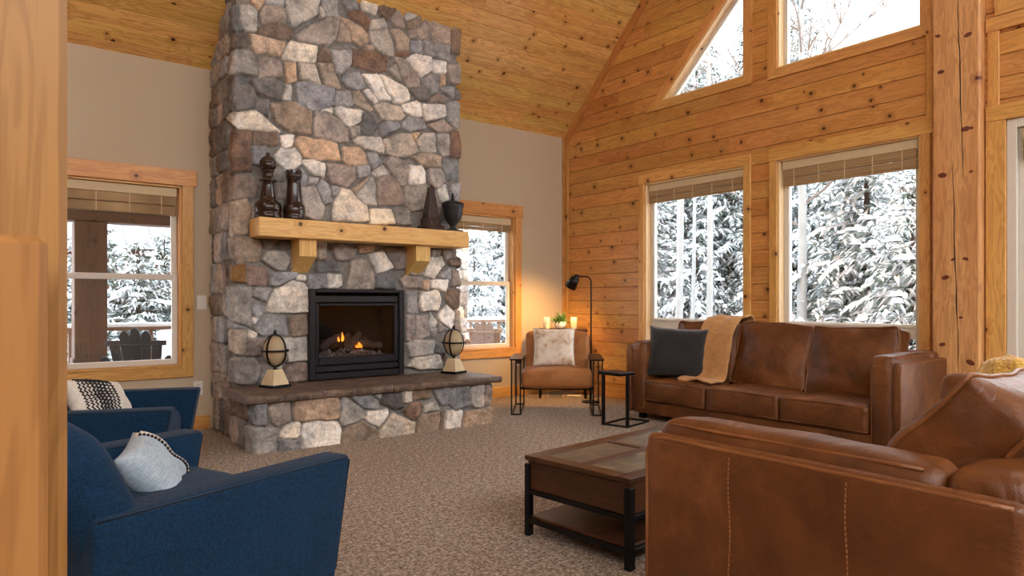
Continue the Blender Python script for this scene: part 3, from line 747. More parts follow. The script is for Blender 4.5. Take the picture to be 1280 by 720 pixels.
# ------------------------------------------------------------------ stone masonry
PAL = {'g': (128, 124, 116), 'G': (92, 92, 92), 'l': (164, 160, 148), 'c': (196, 182, 156), 't': (150, 128, 104), 'o': (184, 142, 100), 'b': (112, 86, 66),
       'r': (122, 82, 58), 'p': (138, 122, 112), 'u': (126, 130, 136), 'w': (194, 190, 180), 'k': (70, 70, 72)}
PAL = {k: tuple(int(min(235, 1.2 * (.52 * x + .48 * (sum(v) / 3)))) for x in v) for k, v in PAL.items()}
PALL = {k: np.array(lin(v)[:3]) for k, v in PAL.items()}
MORTAR = np.array(lin((128, 126, 122))[:3])
STONES = [  # zoom offset x, y (8x), then "colour: x,y x,y ..." traced outlines
(260, 0, """lg:330,60 420,50 490,100 490,290 380,310 330,230|o:440,0 560,0 550,50 490,80|ul:570,0 750,0 750,45 690,50 580,25|tp:550,50 690,60 770,80 780,210 560,215 545,150
b:500,285 640,230 800,240 860,300 850,380 760,390 520,340|lg:770,-60 1110,-60 1090,140 860,270 830,210|ul:1140,0 1300,0 1300,140 1200,150 1150,60|l:1110,70 1150,80 1190,150 1130,170
gp:890,360 960,290 1270,150 1320,180 1310,330 1210,450 920,400|ot:420,350 600,370 780,430 750,540 450,530|c:750,540 850,415 1085,470 1070,600 1030,625 770,575|b:1100,540 1180,470 1240,560 1250,630 1110,610
bG:210,350 380,340 400,500 210,490|g:210,510 430,500 480,600 490,735 210,740|p:500,590 560,570 720,590 740,760 520,760|o:780,620 880,630 880,800 790,830|cp:930,640 1050,640 1130,840 950,790|t:1090,640 1240,640 1320,870 1200,870
G:200,60 300,60 310,220 330,300 200,310"""),
(420, 0, """ul:-40,500 155,500 140,640 80,730 0,730|t:10,330 40,190 150,330 150,420 20,390|to:40,160 130,190 330,330 330,410 250,450 160,400 150,300|r:140,100 250,110 350,190 320,290 140,150|uG:60,-40 210,-40 210,80 110,70|lc:260,-40 440,-20 390,130 270,90
lg:350,200 480,190 520,280 360,280|br:430,70 500,30 620,60 600,110 520,190 460,150|p:530,170 640,110 680,270 600,260|ul:690,110 780,60 870,110 800,180 710,200|bt:710,240 860,140 850,240 770,290 720,280|pb:740,310 810,300 800,380 760,370
p:820,280 910,190 960,400 820,380|pt:930,240 1000,160 1150,260 1155,440 990,410|uG:1000,170 1180,170 1245,240 1200,270 1060,240|b:1165,300 1300,290 1300,420 1300,540 1165,520|gl:360,310 520,290 580,440 580,540 490,540 400,480 360,400
t:560,300 620,290 740,380 740,510 640,480|u:750,410 860,410 870,540 750,500|ug:890,410 1140,460 1145,600 900,530|r:610,510 690,500 740,540 680,590 610,550|rb:180,490 370,510 520,560 510,700 400,710 170,640|w:720,590 810,540 950,570 970,690 840,760
w:970,595 1110,620 1100,740 1000,740 970,700|p:1110,650 1300,620 1300,820 1150,830|pg:585,570 660,570 830,740 840,860 730,850 640,720|g:540,690 600,640 640,740 660,800 560,720|t:290,450 370,460 380,500 300,490
u:640,20 760,40 690,90|lg:480,-60 640,-60 620,40 500,10|g:650,-60 900,-60 900,60 800,40 660,10|t:920,-60 1100,-60 1100,140 960,110|u:1120,-60 1300,-60 1300,150 1130,150"""),
(420, 90, """gu:860,60 950,0 1030,10 1030,190 970,195 870,100|o:1035,20 1095,20 1095,120 1035,130|u:70,80 120,0 240,0 290,150 240,170 120,140|w:280,30 410,20 570,270 430,270 370,150|wc:450,30 530,60 720,170 730,270 660,305 580,290|w:290,190 330,170 425,290 380,305
G:740,170 820,130 930,200 920,280 830,270|ug:1050,160 1180,150 1180,250 1080,190|G:1195,170 1300,180 1300,260 1190,270|bp:950,260 1020,215 1090,250 1080,310 950,300|u:0,190 130,190 170,330 0,340|tg:180,200 230,190 370,370 350,390 190,310
wl:-20,380 50,360 260,390 250,480 150,530 40,480|G:270,410 380,450 415,550 360,620 270,610|tc:390,340 460,300 640,340 680,440 640,480 470,460|w:680,330 820,280 850,310 860,430 790,430 690,380|wl:870,320 1090,330 1095,440 890,485
gu:1120,310 1200,290 1300,340 1300,550 1200,550 1120,470|uG:440,520 500,490 620,500 640,550 460,640|u:660,500 740,440 870,470 900,550 740,590 670,550|pt:930,530 1080,480 1160,560 1120,610 1010,590|r:1150,600 1300,590 1300,870 1150,850|g:150,550 240,540 250,610 160,660
l:180,690 230,650 440,660 480,730 470,820 290,760|tl:480,680 640,620 760,620 830,800 690,850 510,820|o:770,610 840,610 800,680|lp:830,690 880,610 990,610 1000,790 840,790|pl:1030,620 1130,610 1140,830 1080,830 1030,740"""),
(260, 90, """G:200,60 350,40 470,220 460,350 290,390 200,330|G:430,80 640,50 770,150 740,270 500,220|G:480,280 600,280 610,440 490,370|u:890,110 1000,100 1260,170 1250,330 1060,370 920,320|tb:650,320 870,300 1020,380 1030,610 830,600 690,480
cl:240,420 490,390 720,590 310,560|w:1150,370 1240,350 1230,420|l:780,130 830,130 830,270 760,260|rb:190,590 430,590 425,980 200,980|b:460,600 700,600 700,720 450,740|w:740,640 860,640 840,760 760,770|o:870,720 910,650 1290,700 1320,880 1000,870
pg:1060,480 1090,390 1290,470 1390,570 1400,690 1280,700 1080,630"""),
(260, 180, """uG:450,30 580,30 570,200 450,180|wl:670,110 750,30 860,25 940,90 940,190 860,250 760,250|w:950,170 1000,150 1165,200 1150,330 1030,280|u:940,260 1000,330 980,410 920,390|lu:1020,340 1100,350 1080,410 1010,390|pb:200,330 430,310 500,420 460,540 200,540
t:190,570 390,560 450,640 400,900 200,920|pg:680,380 790,380 790,560 690,540|pl:940,430 1060,430 1150,620 1140,760 950,720|ug:1080,420 1150,360 1280,460 1270,560 1180,600|g:460,560 750,560 750,740 440,740|g:580,230 740,230 760,370 660,370 580,300"""),
(420, 180, """ot:80,30 240,30 300,100 310,200 130,210 80,160|p:-100,210 0,205 180,220 190,350 120,420 -40,380|u:320,90 410,110 470,190 380,240 330,180|u:200,230 340,220 350,310 230,330|l:370,300 470,200 540,310 400,330|pg:480,190 550,130 720,180 740,250 720,410 650,410
t:770,130 900,85 1050,120 1040,230 910,230|w:750,210 870,220 900,280 890,380 740,400|pl:940,250 1030,240 1110,380 1010,440 950,380|Gu:1080,160 1300,150 1300,240 1300,370 1110,340|u:1150,400 1300,380 1300,560 1180,560|t:160,460 340,330 200,490|lu:200,500 370,340 400,350 420,610 290,590
pb:410,350 590,320 670,490 680,600 430,600|g:700,430 900,410 880,650 780,660 700,600|l:1010,460 1110,390 1130,550 1050,580|cl:0,570 70,440 150,470 310,620 320,760 -20,760|c:350,660 550,660 590,800 350,800|g:590,660 750,650 760,800 620,800|u:-60,420 40,440 -20,560 -60,540
p:900,660 1020,440 1060,640 1000,760 880,760|g:1080,600 1300,580 1300,760 1080,760"""),
(260, 270, """tb:190,210 500,240 530,340 500,450 300,460 190,330|G:550,250 690,250 650,320 560,310|G:740,260 830,260 820,330 720,320|gl:550,430 600,360 760,360 820,440 790,540 680,530|t:1100,270 1180,270 1180,420 1090,420|by:190,500 370,490 370,650 190,640|rp:390,510 580,520 600,640 580,700 400,690
u:630,580 900,570 880,610 680,690 630,680|w:920,600 990,600 980,640 910,630|Gu:1000,590 1180,590 1180,720 1020,720|l:1200,590 1330,590 1340,690 1280,720 1210,720|G:1090,460 1270,450 1320,550 1100,560|pb:1250,290 1340,280 1480,330 1460,430 1280,440|g:840,260 1080,260 1080,420 840,540"""),
(420, 290, """o:230,140 380,145 380,195 240,205|tg:160,290 310,280 390,430 370,570 110,570|lw:330,230 470,200 585,350 410,405|Gp:520,170 700,160 700,360 610,370 540,230|G:400,440 540,400 620,470 610,560 390,560|pt:650,480 700,450 860,450 850,560 690,550|g:970,190 1045,180 1040,240 970,240
g:1070,190 1180,190 1180,250 1100,270|b:1130,290 1300,250 1300,370 1150,320|lw:890,420 960,260 1060,250 1080,320 990,460|u:1040,440 1130,360 1140,460|pb:1160,400 1300,390 1300,540 1170,540|w:950,490 1120,480 1110,600 960,550|o:870,490 930,480 930,580 870,570|g:720,160 900,160 860,420 740,420"""),
(260, 350, """lc:570,310 690,100 860,15 960,40 1020,110 1010,325 720,320|g:200,70 430,70 435,470 200,360|gu:450,80 640,85 590,200 460,150|u:455,250 555,270 540,340 490,360|ug:450,470 560,350 780,365 800,540 530,545|bt:820,380 1000,360 1000,540 850,570|w:440,380 500,380 470,450|u:200,400 400,470 200,480
c:400,500 480,530 470,570 410,570|t:190,510 390,510 390,720 330,750 190,700|pb:380,600 560,590 540,750 380,750|lg:750,590 1000,580 1000,800 800,820"""),
(480, 350, """gu:240,130 330,120 340,330 250,330|cw:370,120 540,110 570,200 540,300 390,310 370,260|b:640,110 830,100 830,270 700,280 640,210|w:560,330 640,260 710,340 700,490 560,400|p:230,370 310,360 320,450 260,610 230,600|p:330,370 450,360 460,560 290,600|l:470,330 540,420 520,480 470,470|gu:470,490 540,490 510,570
ul:245,640 300,600 500,620 500,740 270,770|t:720,310 830,300 830,520 720,500|p:550,430 640,490 560,520|g:720,540 830,540 830,760 700,720"""),
(480, 410, "l:230,380 330,300 560,260 590,400 400,415|G:520,180 590,230 580,260 500,240|g:620,270 830,270 830,400 620,400"),
(260, 420, "Gp:190,240 470,240 530,330 470,480 190,470|bp:740,350 860,290 990,280 1000,440 800,450|l:680,290 740,290 730,340|g:540,300 680,300 700,470 520,470"),
]
HEARTH = [
(260, 490, "Gu:380,110 590,110 570,330 380,340|pt:630,150 700,80 800,110 810,290 700,345 640,290|ob:850,200 870,90 1050,60 1290,60 1330,150 1320,250 1000,300 870,280|g:380,370 700,370 690,610 530,640 380,640|c:710,450 780,340 900,310 920,380 880,460|Gu:700,490 910,480 920,610 700,630|wl:930,360 980,310 1300,305 1330,370 1325,530 940,600"),
(400, 470, "g:200,420 240,210 450,360 440,430 230,490|uG:330,210 520,180 600,250 570,320 430,320|u:540,190 620,180 610,250|k:640,160 830,150 830,310 760,320 630,270|wg:470,430 480,370 680,340 680,390 580,510|bt:220,600 270,520 440,455 560,520 600,640 230,700|tc:590,560 740,380 860,430 950,470 950,590 620,640|l:850,160 930,150 920,260 850,260|b:930,190 960,140 1115,115 1100,220 940,245|rb:850,350 900,290 1020,280 990,410 930,440|gl:1050,300 1150,255 1190,330 1060,360|bt:970,500 1000,400 1190,360 1200,560 970,580|b:1210,360 1250,360 1250,540 1210,550"),
(500, 460, "Gu:350,210 520,180 480,360 420,360|Gu:480,320 580,180 690,180 710,370 560,420|pl:720,240 790,150 840,160 830,390 760,400 720,340|pb:850,180 960,170 960,330 850,390|ob:640,450 920,400 980,400 980,560 640,590|wl:450,450 620,430 610,610 450,620"),
]
def parse(lst, Yp, x0):
    """traced outlines -> polygons in wall units (u from the left corner, z)"""
    out = []
    for ox, oy, txt in lst:
        for tok in txt.replace('\n', '|').split('|'):
            tok = tok.strip()
            if not tok: continue
            c, ps = tok.split(':'); poly = []
            for q in ps.split():
                a, b = q.split(','); w = atY(ox + float(a) / 8, oy + float(b) / 8, Yp); poly.append((w.x - x0, w.z))
            col = PALL[c[0]] if len(c) == 1 else PALL.get(c[0], PALL['t']) * .62 + PALL.get(c[1], PALL['t']) * .38
            if c == 'by': col = np.array(lin((128, 96, 54))[:3])
            out.append((np.array(poly), col))
    return out
def sdf(poly, U, Z):
    """signed distance, positive inside"""
    d = np.full(U.shape, 1e9); ins = np.zeros(U.shape, bool); n = len(poly)
    for i in range(n):
        ax, ay = poly[i]; bx, by = poly[(i + 1) % n]; ex, ey = bx - ax, by - ay; L = ex * ex + ey * ey + 1e-12
        t = np.clip(((U - ax) * ex + (Z - ay) * ey) / L, 0, 1)
        d = np.minimum(d, np.hypot(U - ax - t * ex, Z - ay - t * ey))
        c = ((ay > Z) != (by > Z)) & (U < (bx - ax) * (Z - ay) / ((by - ay) if abs(by - ay) > 1e-9 else 1e-9) + ax)
        ins ^= c
    return np.where(ins, d, -d)
def lattice(U, Z, s, seed):
    """smooth value noise"""
    r = np.random.default_rng(seed); T = r.random((64, 64)); x, y = U * s + 100, Z * s + 100
    i, j = np.floor(x).astype(int), np.floor(y).astype(int); fx, fy = x - i, y - j; fx, fy = fx * fx * (3 - 2 * fx), fy * fy * (3 - 2 * fy)
    g = lambda a, b: T[a % 64, b % 64]
    return (g(i, j) * (1 - fx) + g(i + 1, j) * fx) * (1 - fy) + (g(i, j + 1) * (1 - fx) + g(i + 1, j + 1) * fx) * fy - .5
def fbm(U, Z, s, seed, o=4): return sum(lattice(U, Z, s * 2 ** k, seed + k) / 1.7 ** k for k in range(o))
def voronoi_fill(u0, u1, z0, z1, sz, seed, cols):
    """random convex stones for the faces the photo does not show square on"""
    r = np.random.default_rng(seed); out = []; z = z0; row = 0
    while z < z1 - .02:
        h = min(sz[1] * r.uniform(.75, 1.35), z1 - z); h = z1 - z if z1 - z - h < .05 else h; u = u0 - (row % 2) * sz[0] * .4
        while u < u1:
            w = sz[0] * r.uniform(.7, 1.4); a, b = max(u, u0), min(u + w, u1)
            if b - a > .04:
                c = min((b - a), h) * .3; g = .010
                j = lambda: r.uniform(.05, 1) * c
                P = [(a + g + j(), z + g), (b - g - j(), z + g), (b - g, z + g + j()), (b - g, z + h - g - j()), (b - g - j(), z + h - g), (a + g + j(), z + h - g), (a + g, z + h - g - j()), (a + g, z + g + j())]
                out.append((np.array(P), PALL[cols[r.integers(len(cols))]] * r.uniform(.75, 1.15)))
            u += w
        z += h; row += 1
    return out
def masonry(name, x0, y_front, W, depth_l, depth_r, z1, stones, parent=None, step=.0085, seed=0, H0=.042, z0=0.0, hole=None, corner=.035):
    """height-field stone skin wrapped round left side, front and right side"""
    us = np.arange(-depth_l, W + depth_r + step * .5, step); zs = np.arange(z0, z1 + step * .5, step); nu, nz = len(us), len(zs)
    U, Z = np.meshgrid(us, zs, indexing='ij')
    wu = U + fbm(U, Z, 9, seed + 31, 2) * .016; wz = Z + fbm(U, Z, 9, seed + 57, 2) * .016
    best = np.full(U.shape, -1.0); sec = np.full(U.shape, -1.0); sid = np.full(U.shape, -1)
    for k, (poly, c) in enumerate(stones):
        lo, hi = poly.min(0) - .05, poly.max(0) + .05
        i0, i1 = np.searchsorted(us, lo[0]), np.searchsorted(us, hi[0]); j0, j1 = np.searchsorted(zs, lo[1]), np.searchsorted(zs, hi[1])
        if i1 - i0 < 2 or j1 - j0 < 2: continue
        d = sdf(poly, wu[i0:i1, j0:j1], wz[i0:i1, j0:j1]); b = best[i0:i1, j0:j1]; m = d > b
        sc_ = sec[i0:i1, j0:j1]; sec[i0:i1, j0:j1] = np.where(m, b, np.maximum(sc_, d)); best[i0:i1, j0:j1] = np.where(m, d, b); s_ = sid[i0:i1, j0:j1]; s_[m] = k
    R = np.random.default_rng(seed + 5); N = max(1, len(stones)); hh = R.uniform(.75, 1.25, N); tx, tz = R.normal(0, .05, N), R.normal(0, .05, N)
    cen = np.array([p.mean(0) for p, _ in stones]) if stones else np.zeros((1, 2)); cols = np.array([c for _, c in stones]) if stones else np.zeros((1, 3))
    best = np.minimum(best + .009, (best - sec) * .5 - .0045)
    k = np.clip(sid, 0, None); inside = best > -.004
    t = np.clip((best + .004) / .014, 0, 1); prof = np.sqrt(1 - (1 - t) ** 2)
    rough = fbm(U, Z, 14, seed + 3, 4) * .017 + np.abs(fbm(U, Z, 6, seed + 9, 3)) * -.010
    Hh = np.where(inside, prof * (H0 * hh[k] + tx[k] * (U - cen[k, 0]) + tz[k] * (Z - cen[k, 1]) + rough), 0) + fbm(U, Z, 40, seed + 77, 2) * .003
    # colour
    n1, n2, n3 = fbm(U, Z, 10, seed + 13, 5), fbm(U, Z, 3, seed + 19, 2), fbm(U, Z, 30, seed + 23, 3)
    base = cols[k] * (1 + n1[..., None] * .5 + n3[..., None] * .35 + n2[..., None] * .1)
    warm = np.clip(n2 * 1.6 + n1 * .9, -.08, .5)[..., None] * np.array([.10, .015, -.09]); base = base * (1 + warm)
    mort = MORTAR * (1 + n3[..., None] * .35)
    w = np.clip((best + .004) / .006, 0, 1)[..., None] * inside[..., None]
    C = np.clip(base * w + mort * (1 - w), .005, 1)
    # base surface with rounded corners
    X, Y, NX, NY = np.empty(U.shape), np.empty(U.shape), np.empty(U.shape), np.empty(U.shape)
    c = corner
    for i, u in enumerate(us):
        if u < -c: x, y, a = x0, y_front - u, 0.0
        elif u < c: a = (u + c) / (2 * c) * PI / 2; x, y = x0 + c - c * math.cos(a), y_front + c - c * math.sin(a)
        elif u < W - c: x, y, a = x0 + u, y_front, PI / 2
        elif u < W + c: b = (u - W + c) / (2 * c) * PI / 2; a = PI / 2 + b; x, y = x0 + W - c + c * math.sin(b), y_front + c - c * math.cos(b)
        else: x, y, a = x0 + W, y_front + (u - W), PI
        X[i], Y[i], NX[i], NY[i] = x, y, -math.cos(a), -math.sin(a)
    Hh = Hh - H0 * .9                           # stone faces lie on the nominal plane, mortar behind it
    P3 = np.stack([X + NX * Hh, Y + NY * Hh, Z], -1).reshape(-1, 3)
    ii = (np.arange(nu - 1)[:, None] * nz + np.arange(nz - 1)[None]).ravel()
    Fq = np.stack([ii, ii + nz, ii + nz + 1, ii + 1], -1)
    if hole:
        uc, zc = us[ii // nz] + step / 2, zs[ii % nz] + step / 2
        Fq = Fq[~((uc > hole[0]) & (uc < hole[1]) & (zc > hole[2]) & (zc < hole[3]))]
    me = bpy.data.meshes.new(name); me.vertices.add(len(P3)); me.vertices.foreach_set('co', P3.astype(np.float32).ravel())
    me.loops.add(Fq.size); me.loops.foreach_set('vertex_index', Fq.ravel().astype(np.int32)); me.polygons.add(len(Fq))
    me.polygons.foreach_set('loop_start', (np.arange(len(Fq)) * 4).astype(np.int32)); me.polygons.foreach_set('loop_total', np.full(len(Fq), 4, np.int32))
    me.polygons.foreach_set('use_smooth', np.ones(len(Fq), bool))
    at = me.attributes.new('Col', 'FLOAT_COLOR', 'POINT'); at.data.foreach_set('color', np.concatenate([C.reshape(-1, 3), np.ones((C.size // 3, 1))], 1).astype(np.float32).ravel())
    me.materials.append(M['stone']); me.update(); me.validate()
    o = bpy.data.objects.new(name, me); COL.objects.link(o); o.parent = parent; return o

CX0, CYF = 1.526, 5.606; CW = 3.676 - CX0
HX0, HYF = 1.50, 4.985; HW = 3.625 - HX0; HZ = .372; SLABZ = .42
fp = thing('stone_fireplace', 'tall rugged fieldstone fireplace with gas firebox, pine mantel and raised hearth', 'fireplace', (CX0 + CW / 2, CYF, 0))
INV = Matrix.Translation(-fp.location)
def FP(o, p=fp): o.parent = p; o.matrix_parent_inverse = INV if p is fp else Matrix.Identity(4); return o
st = parse(STONES, CYF, CX0)
# stones that start at the left corner wrap round it
st2 = []
for i, (p, c) in enumerate(st):
    p = p.copy()
    if p[:, 0].min() < .02: p[p[:, 0] < .02, 0] = -(.10 + .05 * ((i * 7) % 3))
    if p[:, 0].max() > CW - .02: p[p[:, 0] > CW - .03, 0] = CW + .10
    st2.append((p, c))
dl, dr = YW - CYF, YW - CYF
st2 += voronoi_fill(-dl, -.16, 0, 3.85, (.19, .22), 5, 'GpbtuGbgp') + voronoi_fill(CW + .14, CW + dr, 0, 3.85, (.2, .2), 6, 'gtpulGb')
ztop = 1.1 + 385 / F * 5.8
st2 += voronoi_fill(0, CW, 3.78, 4.6, (.26, .2), 9, 'gtpulcbo')
ins_x0, ins_x1, ins_z0, ins_z1 = 2.133, 3.028, .425, 1.205
FP(masonry('chimney_breast', CX0, CYF, CW, dl, dr, 4.4, st2, seed=2, hole=(ins_x0 + .02 - CX0, ins_x1 - .02 - CX0, ins_z0 + .02, ins_z1 - .02)))
hs = parse(HEARTH, HYF, HX0); hs2 = []
for i, (p, c) in enumerate(hs):
    p = p.copy()
    if p[:, 0].min() < .03: p[p[:, 0] < .03, 0] = -(.09 + .04 * (i % 2))
    if p[:, 0].max() > HW - .02: p[p[:, 0] > HW - .02, 0] = HW + .10
    hs2.append((p, c))
hd = CYF - HYF
hs2 += voronoi_fill(-hd, -.13, 0, HZ, (.17, .18), 15, 'GpbtbGr') + voronoi_fill(HW + .12, HW + hd, 0, HZ, (.18, .18), 16, 'gtpuGb')
FP(masonry('hearth_base', HX0, HYF, HW, hd, hd, HZ, hs2, seed=40, step=.0075))
# flagstone hearth slabs with ragged broken edges and mortar joints
sx = [HX0 - .055, atY(404, 486, HYF).x, atY(488, 478, HYF).x, HX0 + HW + .05]
for i in range(3):
    a, b = sx[i] + (.006 if i else 0), sx[i + 1] - (.006 if i < 2 else 0)
    nx = 40; m = MB(); r = np.random.default_rng(70 + i); vs = []; fs = []
    ys = [HYF - .045, HYF - .043, HYF - .04, HYF - .02] + list(np.linspace(HYF + .05, CYF - .005, 8))
    prof = [(0, HZ - .012), (0, HZ + .012), (0, HZ + .034), (0, SLABZ)]
    for ix in range(nx + 1):
        x = a + (b - a) * ix / nx; rag = mnoise.noise(Vector((x * 9, i * 5, 0))) * .014 + mnoise.noise(Vector((x * 31, i * 5, 3))) * .008
        col = []
        for k, (yy, zz) in enumerate([(HYF - .03, HZ - .008), (HYF - .045, HZ + .002), (HYF - .05, HZ + .022), (HYF - .044, SLABZ - .006), (HYF - .03, SLABZ)]):
            col.append((x, yy + rag + mnoise.noise(Vector((x * 24, k * 3.1, i))) * .010, zz + (mnoise.noise(Vector((x * 18, k, 9))) * .004 if k < 4 else 0)))
        for yy in np.linspace(HYF + .03, CYF + .01, 9): col.append((x, yy, SLABZ + mnoise.noise(Vector((x * 5, yy * 5, i))) * .004))
        col.append((x, CYF + .01, HZ - .008)); vs += col
    nc = len(vs) // (nx + 1)
    for ix in range(nx):
        for k in range(nc - 1): fs.append((ix * nc + k, (ix + 1) * nc + k, (ix + 1) * nc + k + 1, ix * nc + k + 1))
        fs.append((ix * nc + nc - 1, (ix + 1) * nc + nc - 1, (ix + 1) * nc, ix * nc))
    fs += [tuple(range(nc)), tuple(nx * nc + k for k in range(nc))[::-1]]
    m.add(vs, fs, smooth=False); FP(m.build('hearth_slab', M['slab']))
m = MB()
for x in sx[1:3]: m.b2((x - .007, HYF - .036, HZ - .006), (x + .007, CYF, SLABZ - .001), .002)
m.b2((sx[0] + .08, HYF + .01, HZ - .02), (sx[3] - .08, CYF, HZ - .0), .002)
FP(m.build('mortar_joint', plain('pale_mortar', (158, 152, 142), .95, 0, .2, 30, .4)))

# mantel beam and its two corbels
MZ0, MZ1, MYF = 1.603, 1.752, 5.372
m = MB(); m.b2((1.66, MYF, MZ0), (3.612, CYF + .02, MZ1), .006, 0, .83); FP(m.build('mantel_beam', M['mantel_wood']))
for (xa, xb, zf, zw) in ((1.997, 2.14, 1.462, 1.345), (3.07, 3.217, 1.462, 1.345)):
    m = MB(); yf = 5.425
    m.prism([(yf, MZ0), (yf, zf), (CYF + .02, zw - .01), (CYF + .02, MZ0)], 0, xa, xb, rnd=random.random(), gax=2)
    FP(m.build('corbel', M['mantel_wood'], weld=True, shade=False))

# gas firebox set in the stone
fx0, fx1, fz0, fz1 = ins_x0, ins_x1, .43, 1.20; yf = CYF - .045; yb = CYF - .012
fb = bpy.data.objects.new('firebox', None); COL.objects.link(fb); fb.location = ((fx0 + fx1) / 2, yf, fz0); FP(fb); 
def FB(mb, nm, mat, shade=None):
    o = mb.build(nm, mat, shade=shade); o.parent = fb; o.matrix_parent_inverse = Matrix.Translation(-Vector(((fx0 + fx1) / 2, yf, fz0))); return o
gx0, gx1, gz0, gz1 = atY(399.5, 400, yf).x, atY(493.5, 400, yf).x, .618, 1.055
m = MB()
m.b2((fx0, yf, fz0), (fx0 + .055, CYF + .02, fz1), .006); m.b2((fx1 - .055, yf, fz0), (fx1, CYF + .02, fz1), .006); m.b2((fx0 + .055, yf, fz1 - .03), (fx1 - .055, CYF + .02, fz1), .006)
m.b2((fx0 + .055, yf + .006, fz0), (fx1 - .055, CYF + .02, fz0 + .055), .004)
FB(m, 'surround', M['fire_black'])
m = MB(); m.b2((fx0 + .055, yf + .012, fz0 + .062), (fx1 - .055, CYF, fz0 + .115), .006); FB(m, 'lower_louver', M['fire_black'])
m = MB(); m.b2((fx0 + .055, yf + .020, fz1 - .115), (fx1 - .055, CYF, fz1 - .055), .006); FB(m, 'upper_louver', M['fire_black'])
m = MB(); da, db = fx0 + .058, fx1 - .058; za, zc = fz0 + .122, fz1 - .12
m.b2((da, yf + .012, za), (gx0, CYF, zc), .006); m.b2((gx1, yf + .012, za), (db, CYF, zc), .006); m.b2((gx0, yf + .012, za), (gx1, CYF, gz0), .006); m.b2((gx0, yf + .012, gz1), (gx1, CYF, zc), .006)
FB(m, 'door_frame', M['fire_black'])
m = MB(); m.b2((gx0 - .01, yf + .03, gz0 - .01), (gx1 + .01, yf + .034, gz1 + .01), .0005); FB(m, 'fire_glass', M['fire_glass'])
# recess box behind the glass
m = MB(); yr = CYF + .36; e = .02; k0, k1, q0, q1 = gx0 - .06, gx1 + .06, gz0 - .03, gz1 + .04
m.b2((k0, yr, q0), (k1, yr + e, q1), .002); m.b2((k0 - e, CYF - .005, q0), (k0, yr, q1), .002); m.b2((k1, CYF - .005, q0), (k1 + e, yr, q1), .002); m.b2((k0, CYF - .005, q0 - e), (k1, yr, q0), .002); m.b2((k0, CYF - .005, q1), (k1, yr, q1 + e), .002)
FB(m, 'fire_chamber', M['soot'])
fcx = (gx0 + gx1) / 2; lz = q0 + .0
def log(p, q, r, seed):
    m = MB(); pts = [Vector(p).lerp(Vector(q), i / 12) + Vector(mnoise.noise_vector(Vector((i * .7, seed, 0)))) * .014 for i in range(13)]
    m.tube(pts, [r * (1 + .22 * mnoise.noise(Vector((i * .9, seed * 3, 1)))) for i in range(13)], n=12)
    for i, v in enumerate(m.v): m.v[i] = tuple(Vector(v) + Vector(mnoise.noise_vector(Vector(v) * 30)) * .010)
    FB(m, 'fire_log', M['log'])
ly = CYF + .10
log((gx0 + .05, ly, lz + .10), (gx0 + .30, ly + .10, lz + .19), .036, 1); log((gx0 + .30, ly - .02, lz + .08), (gx1 - .22, ly + .12, lz + .20), .034, 2)
log((gx0 + .36, ly + .1, lz + .20), (gx0 + .30, ly - .06, lz + .07), .028, 3); log((gx1 - .40, ly + .02, lz + .14), (gx1 - .05, ly + .03, lz + .10), .034, 4); log((gx0 + .12, ly + .16, lz + .12), (gx1 - .12, ly + .18, lz + .14), .04, 5)
m = MB(); r = random.Random(5)
for k in range(170):
    x, y = r.uniform(gx0 + .02, gx1 - .08), r.uniform(CYF + .03, CYF + .2); s = r.uniform(.012, .03); hgt = .055 * math.exp(-((x - gx0 - .25) / .28) ** 2)
    vs, fs = [], []; 
    dirs = [(1, 0, 0), (-1, 0, 0), (0, 1, 0), (0, -1, 0), (0, 0, 1), (0, 0, -1)]
    zz = lz + r.uniform(.0, .02) + hgt * r.random() + .012
    vs = [Vector((x, y, zz)) + Vector(d) * s * r.uniform(.6, 1.2) for d in dirs]
    m.add(vs, [(0, 2, 4), (2, 1, 4), (1, 3, 4), (3, 0, 4), (2, 0, 5), (1, 2, 5), (3, 1, 5), (0, 3, 5)])
m.b2((gx0 - .03, CYF + .01, lz), (gx1 + .03, CYF + .3, lz + .02), .002)
o = FB(m, 'ember_bed', M['ash']); o['kind'] = 'stuff'
def flame(x, y, z, h, w, seed):
    m = MB(); pr = [(0.3, 0), (.8, .12), (1, .28), (.8, .5), (.5, .72), (.22, .9), (.02, 1)]
    m.lathe([(max(.001, a * w), b * h) for a, b in pr], (0, 0, 0), 10)
    m.v = [(x + v[0] + .3 * w * math.sin(v[2] / h * 4 + seed), y + v[1] * .6, z + v[2]) for v in m.v]; return m
FB(flame(gx0 + .275, ly + .02, lz + .15, .085, .014, 0), 'flame', M['flame']); FB(flame(gx0 + .245, ly + .03, lz + .15, .045, .011, 2), 'flame', M['flame'])
FB(flame(gx0 + .415, ly - .03, lz + .10, .045, .02, 1), 'flame', M['flame'])
m = MB(); m.box((gx0 + .41, ly - .03, lz + .105), (.06, .03, .025), .01); FB(m, 'glowing_coal', M['ember'])
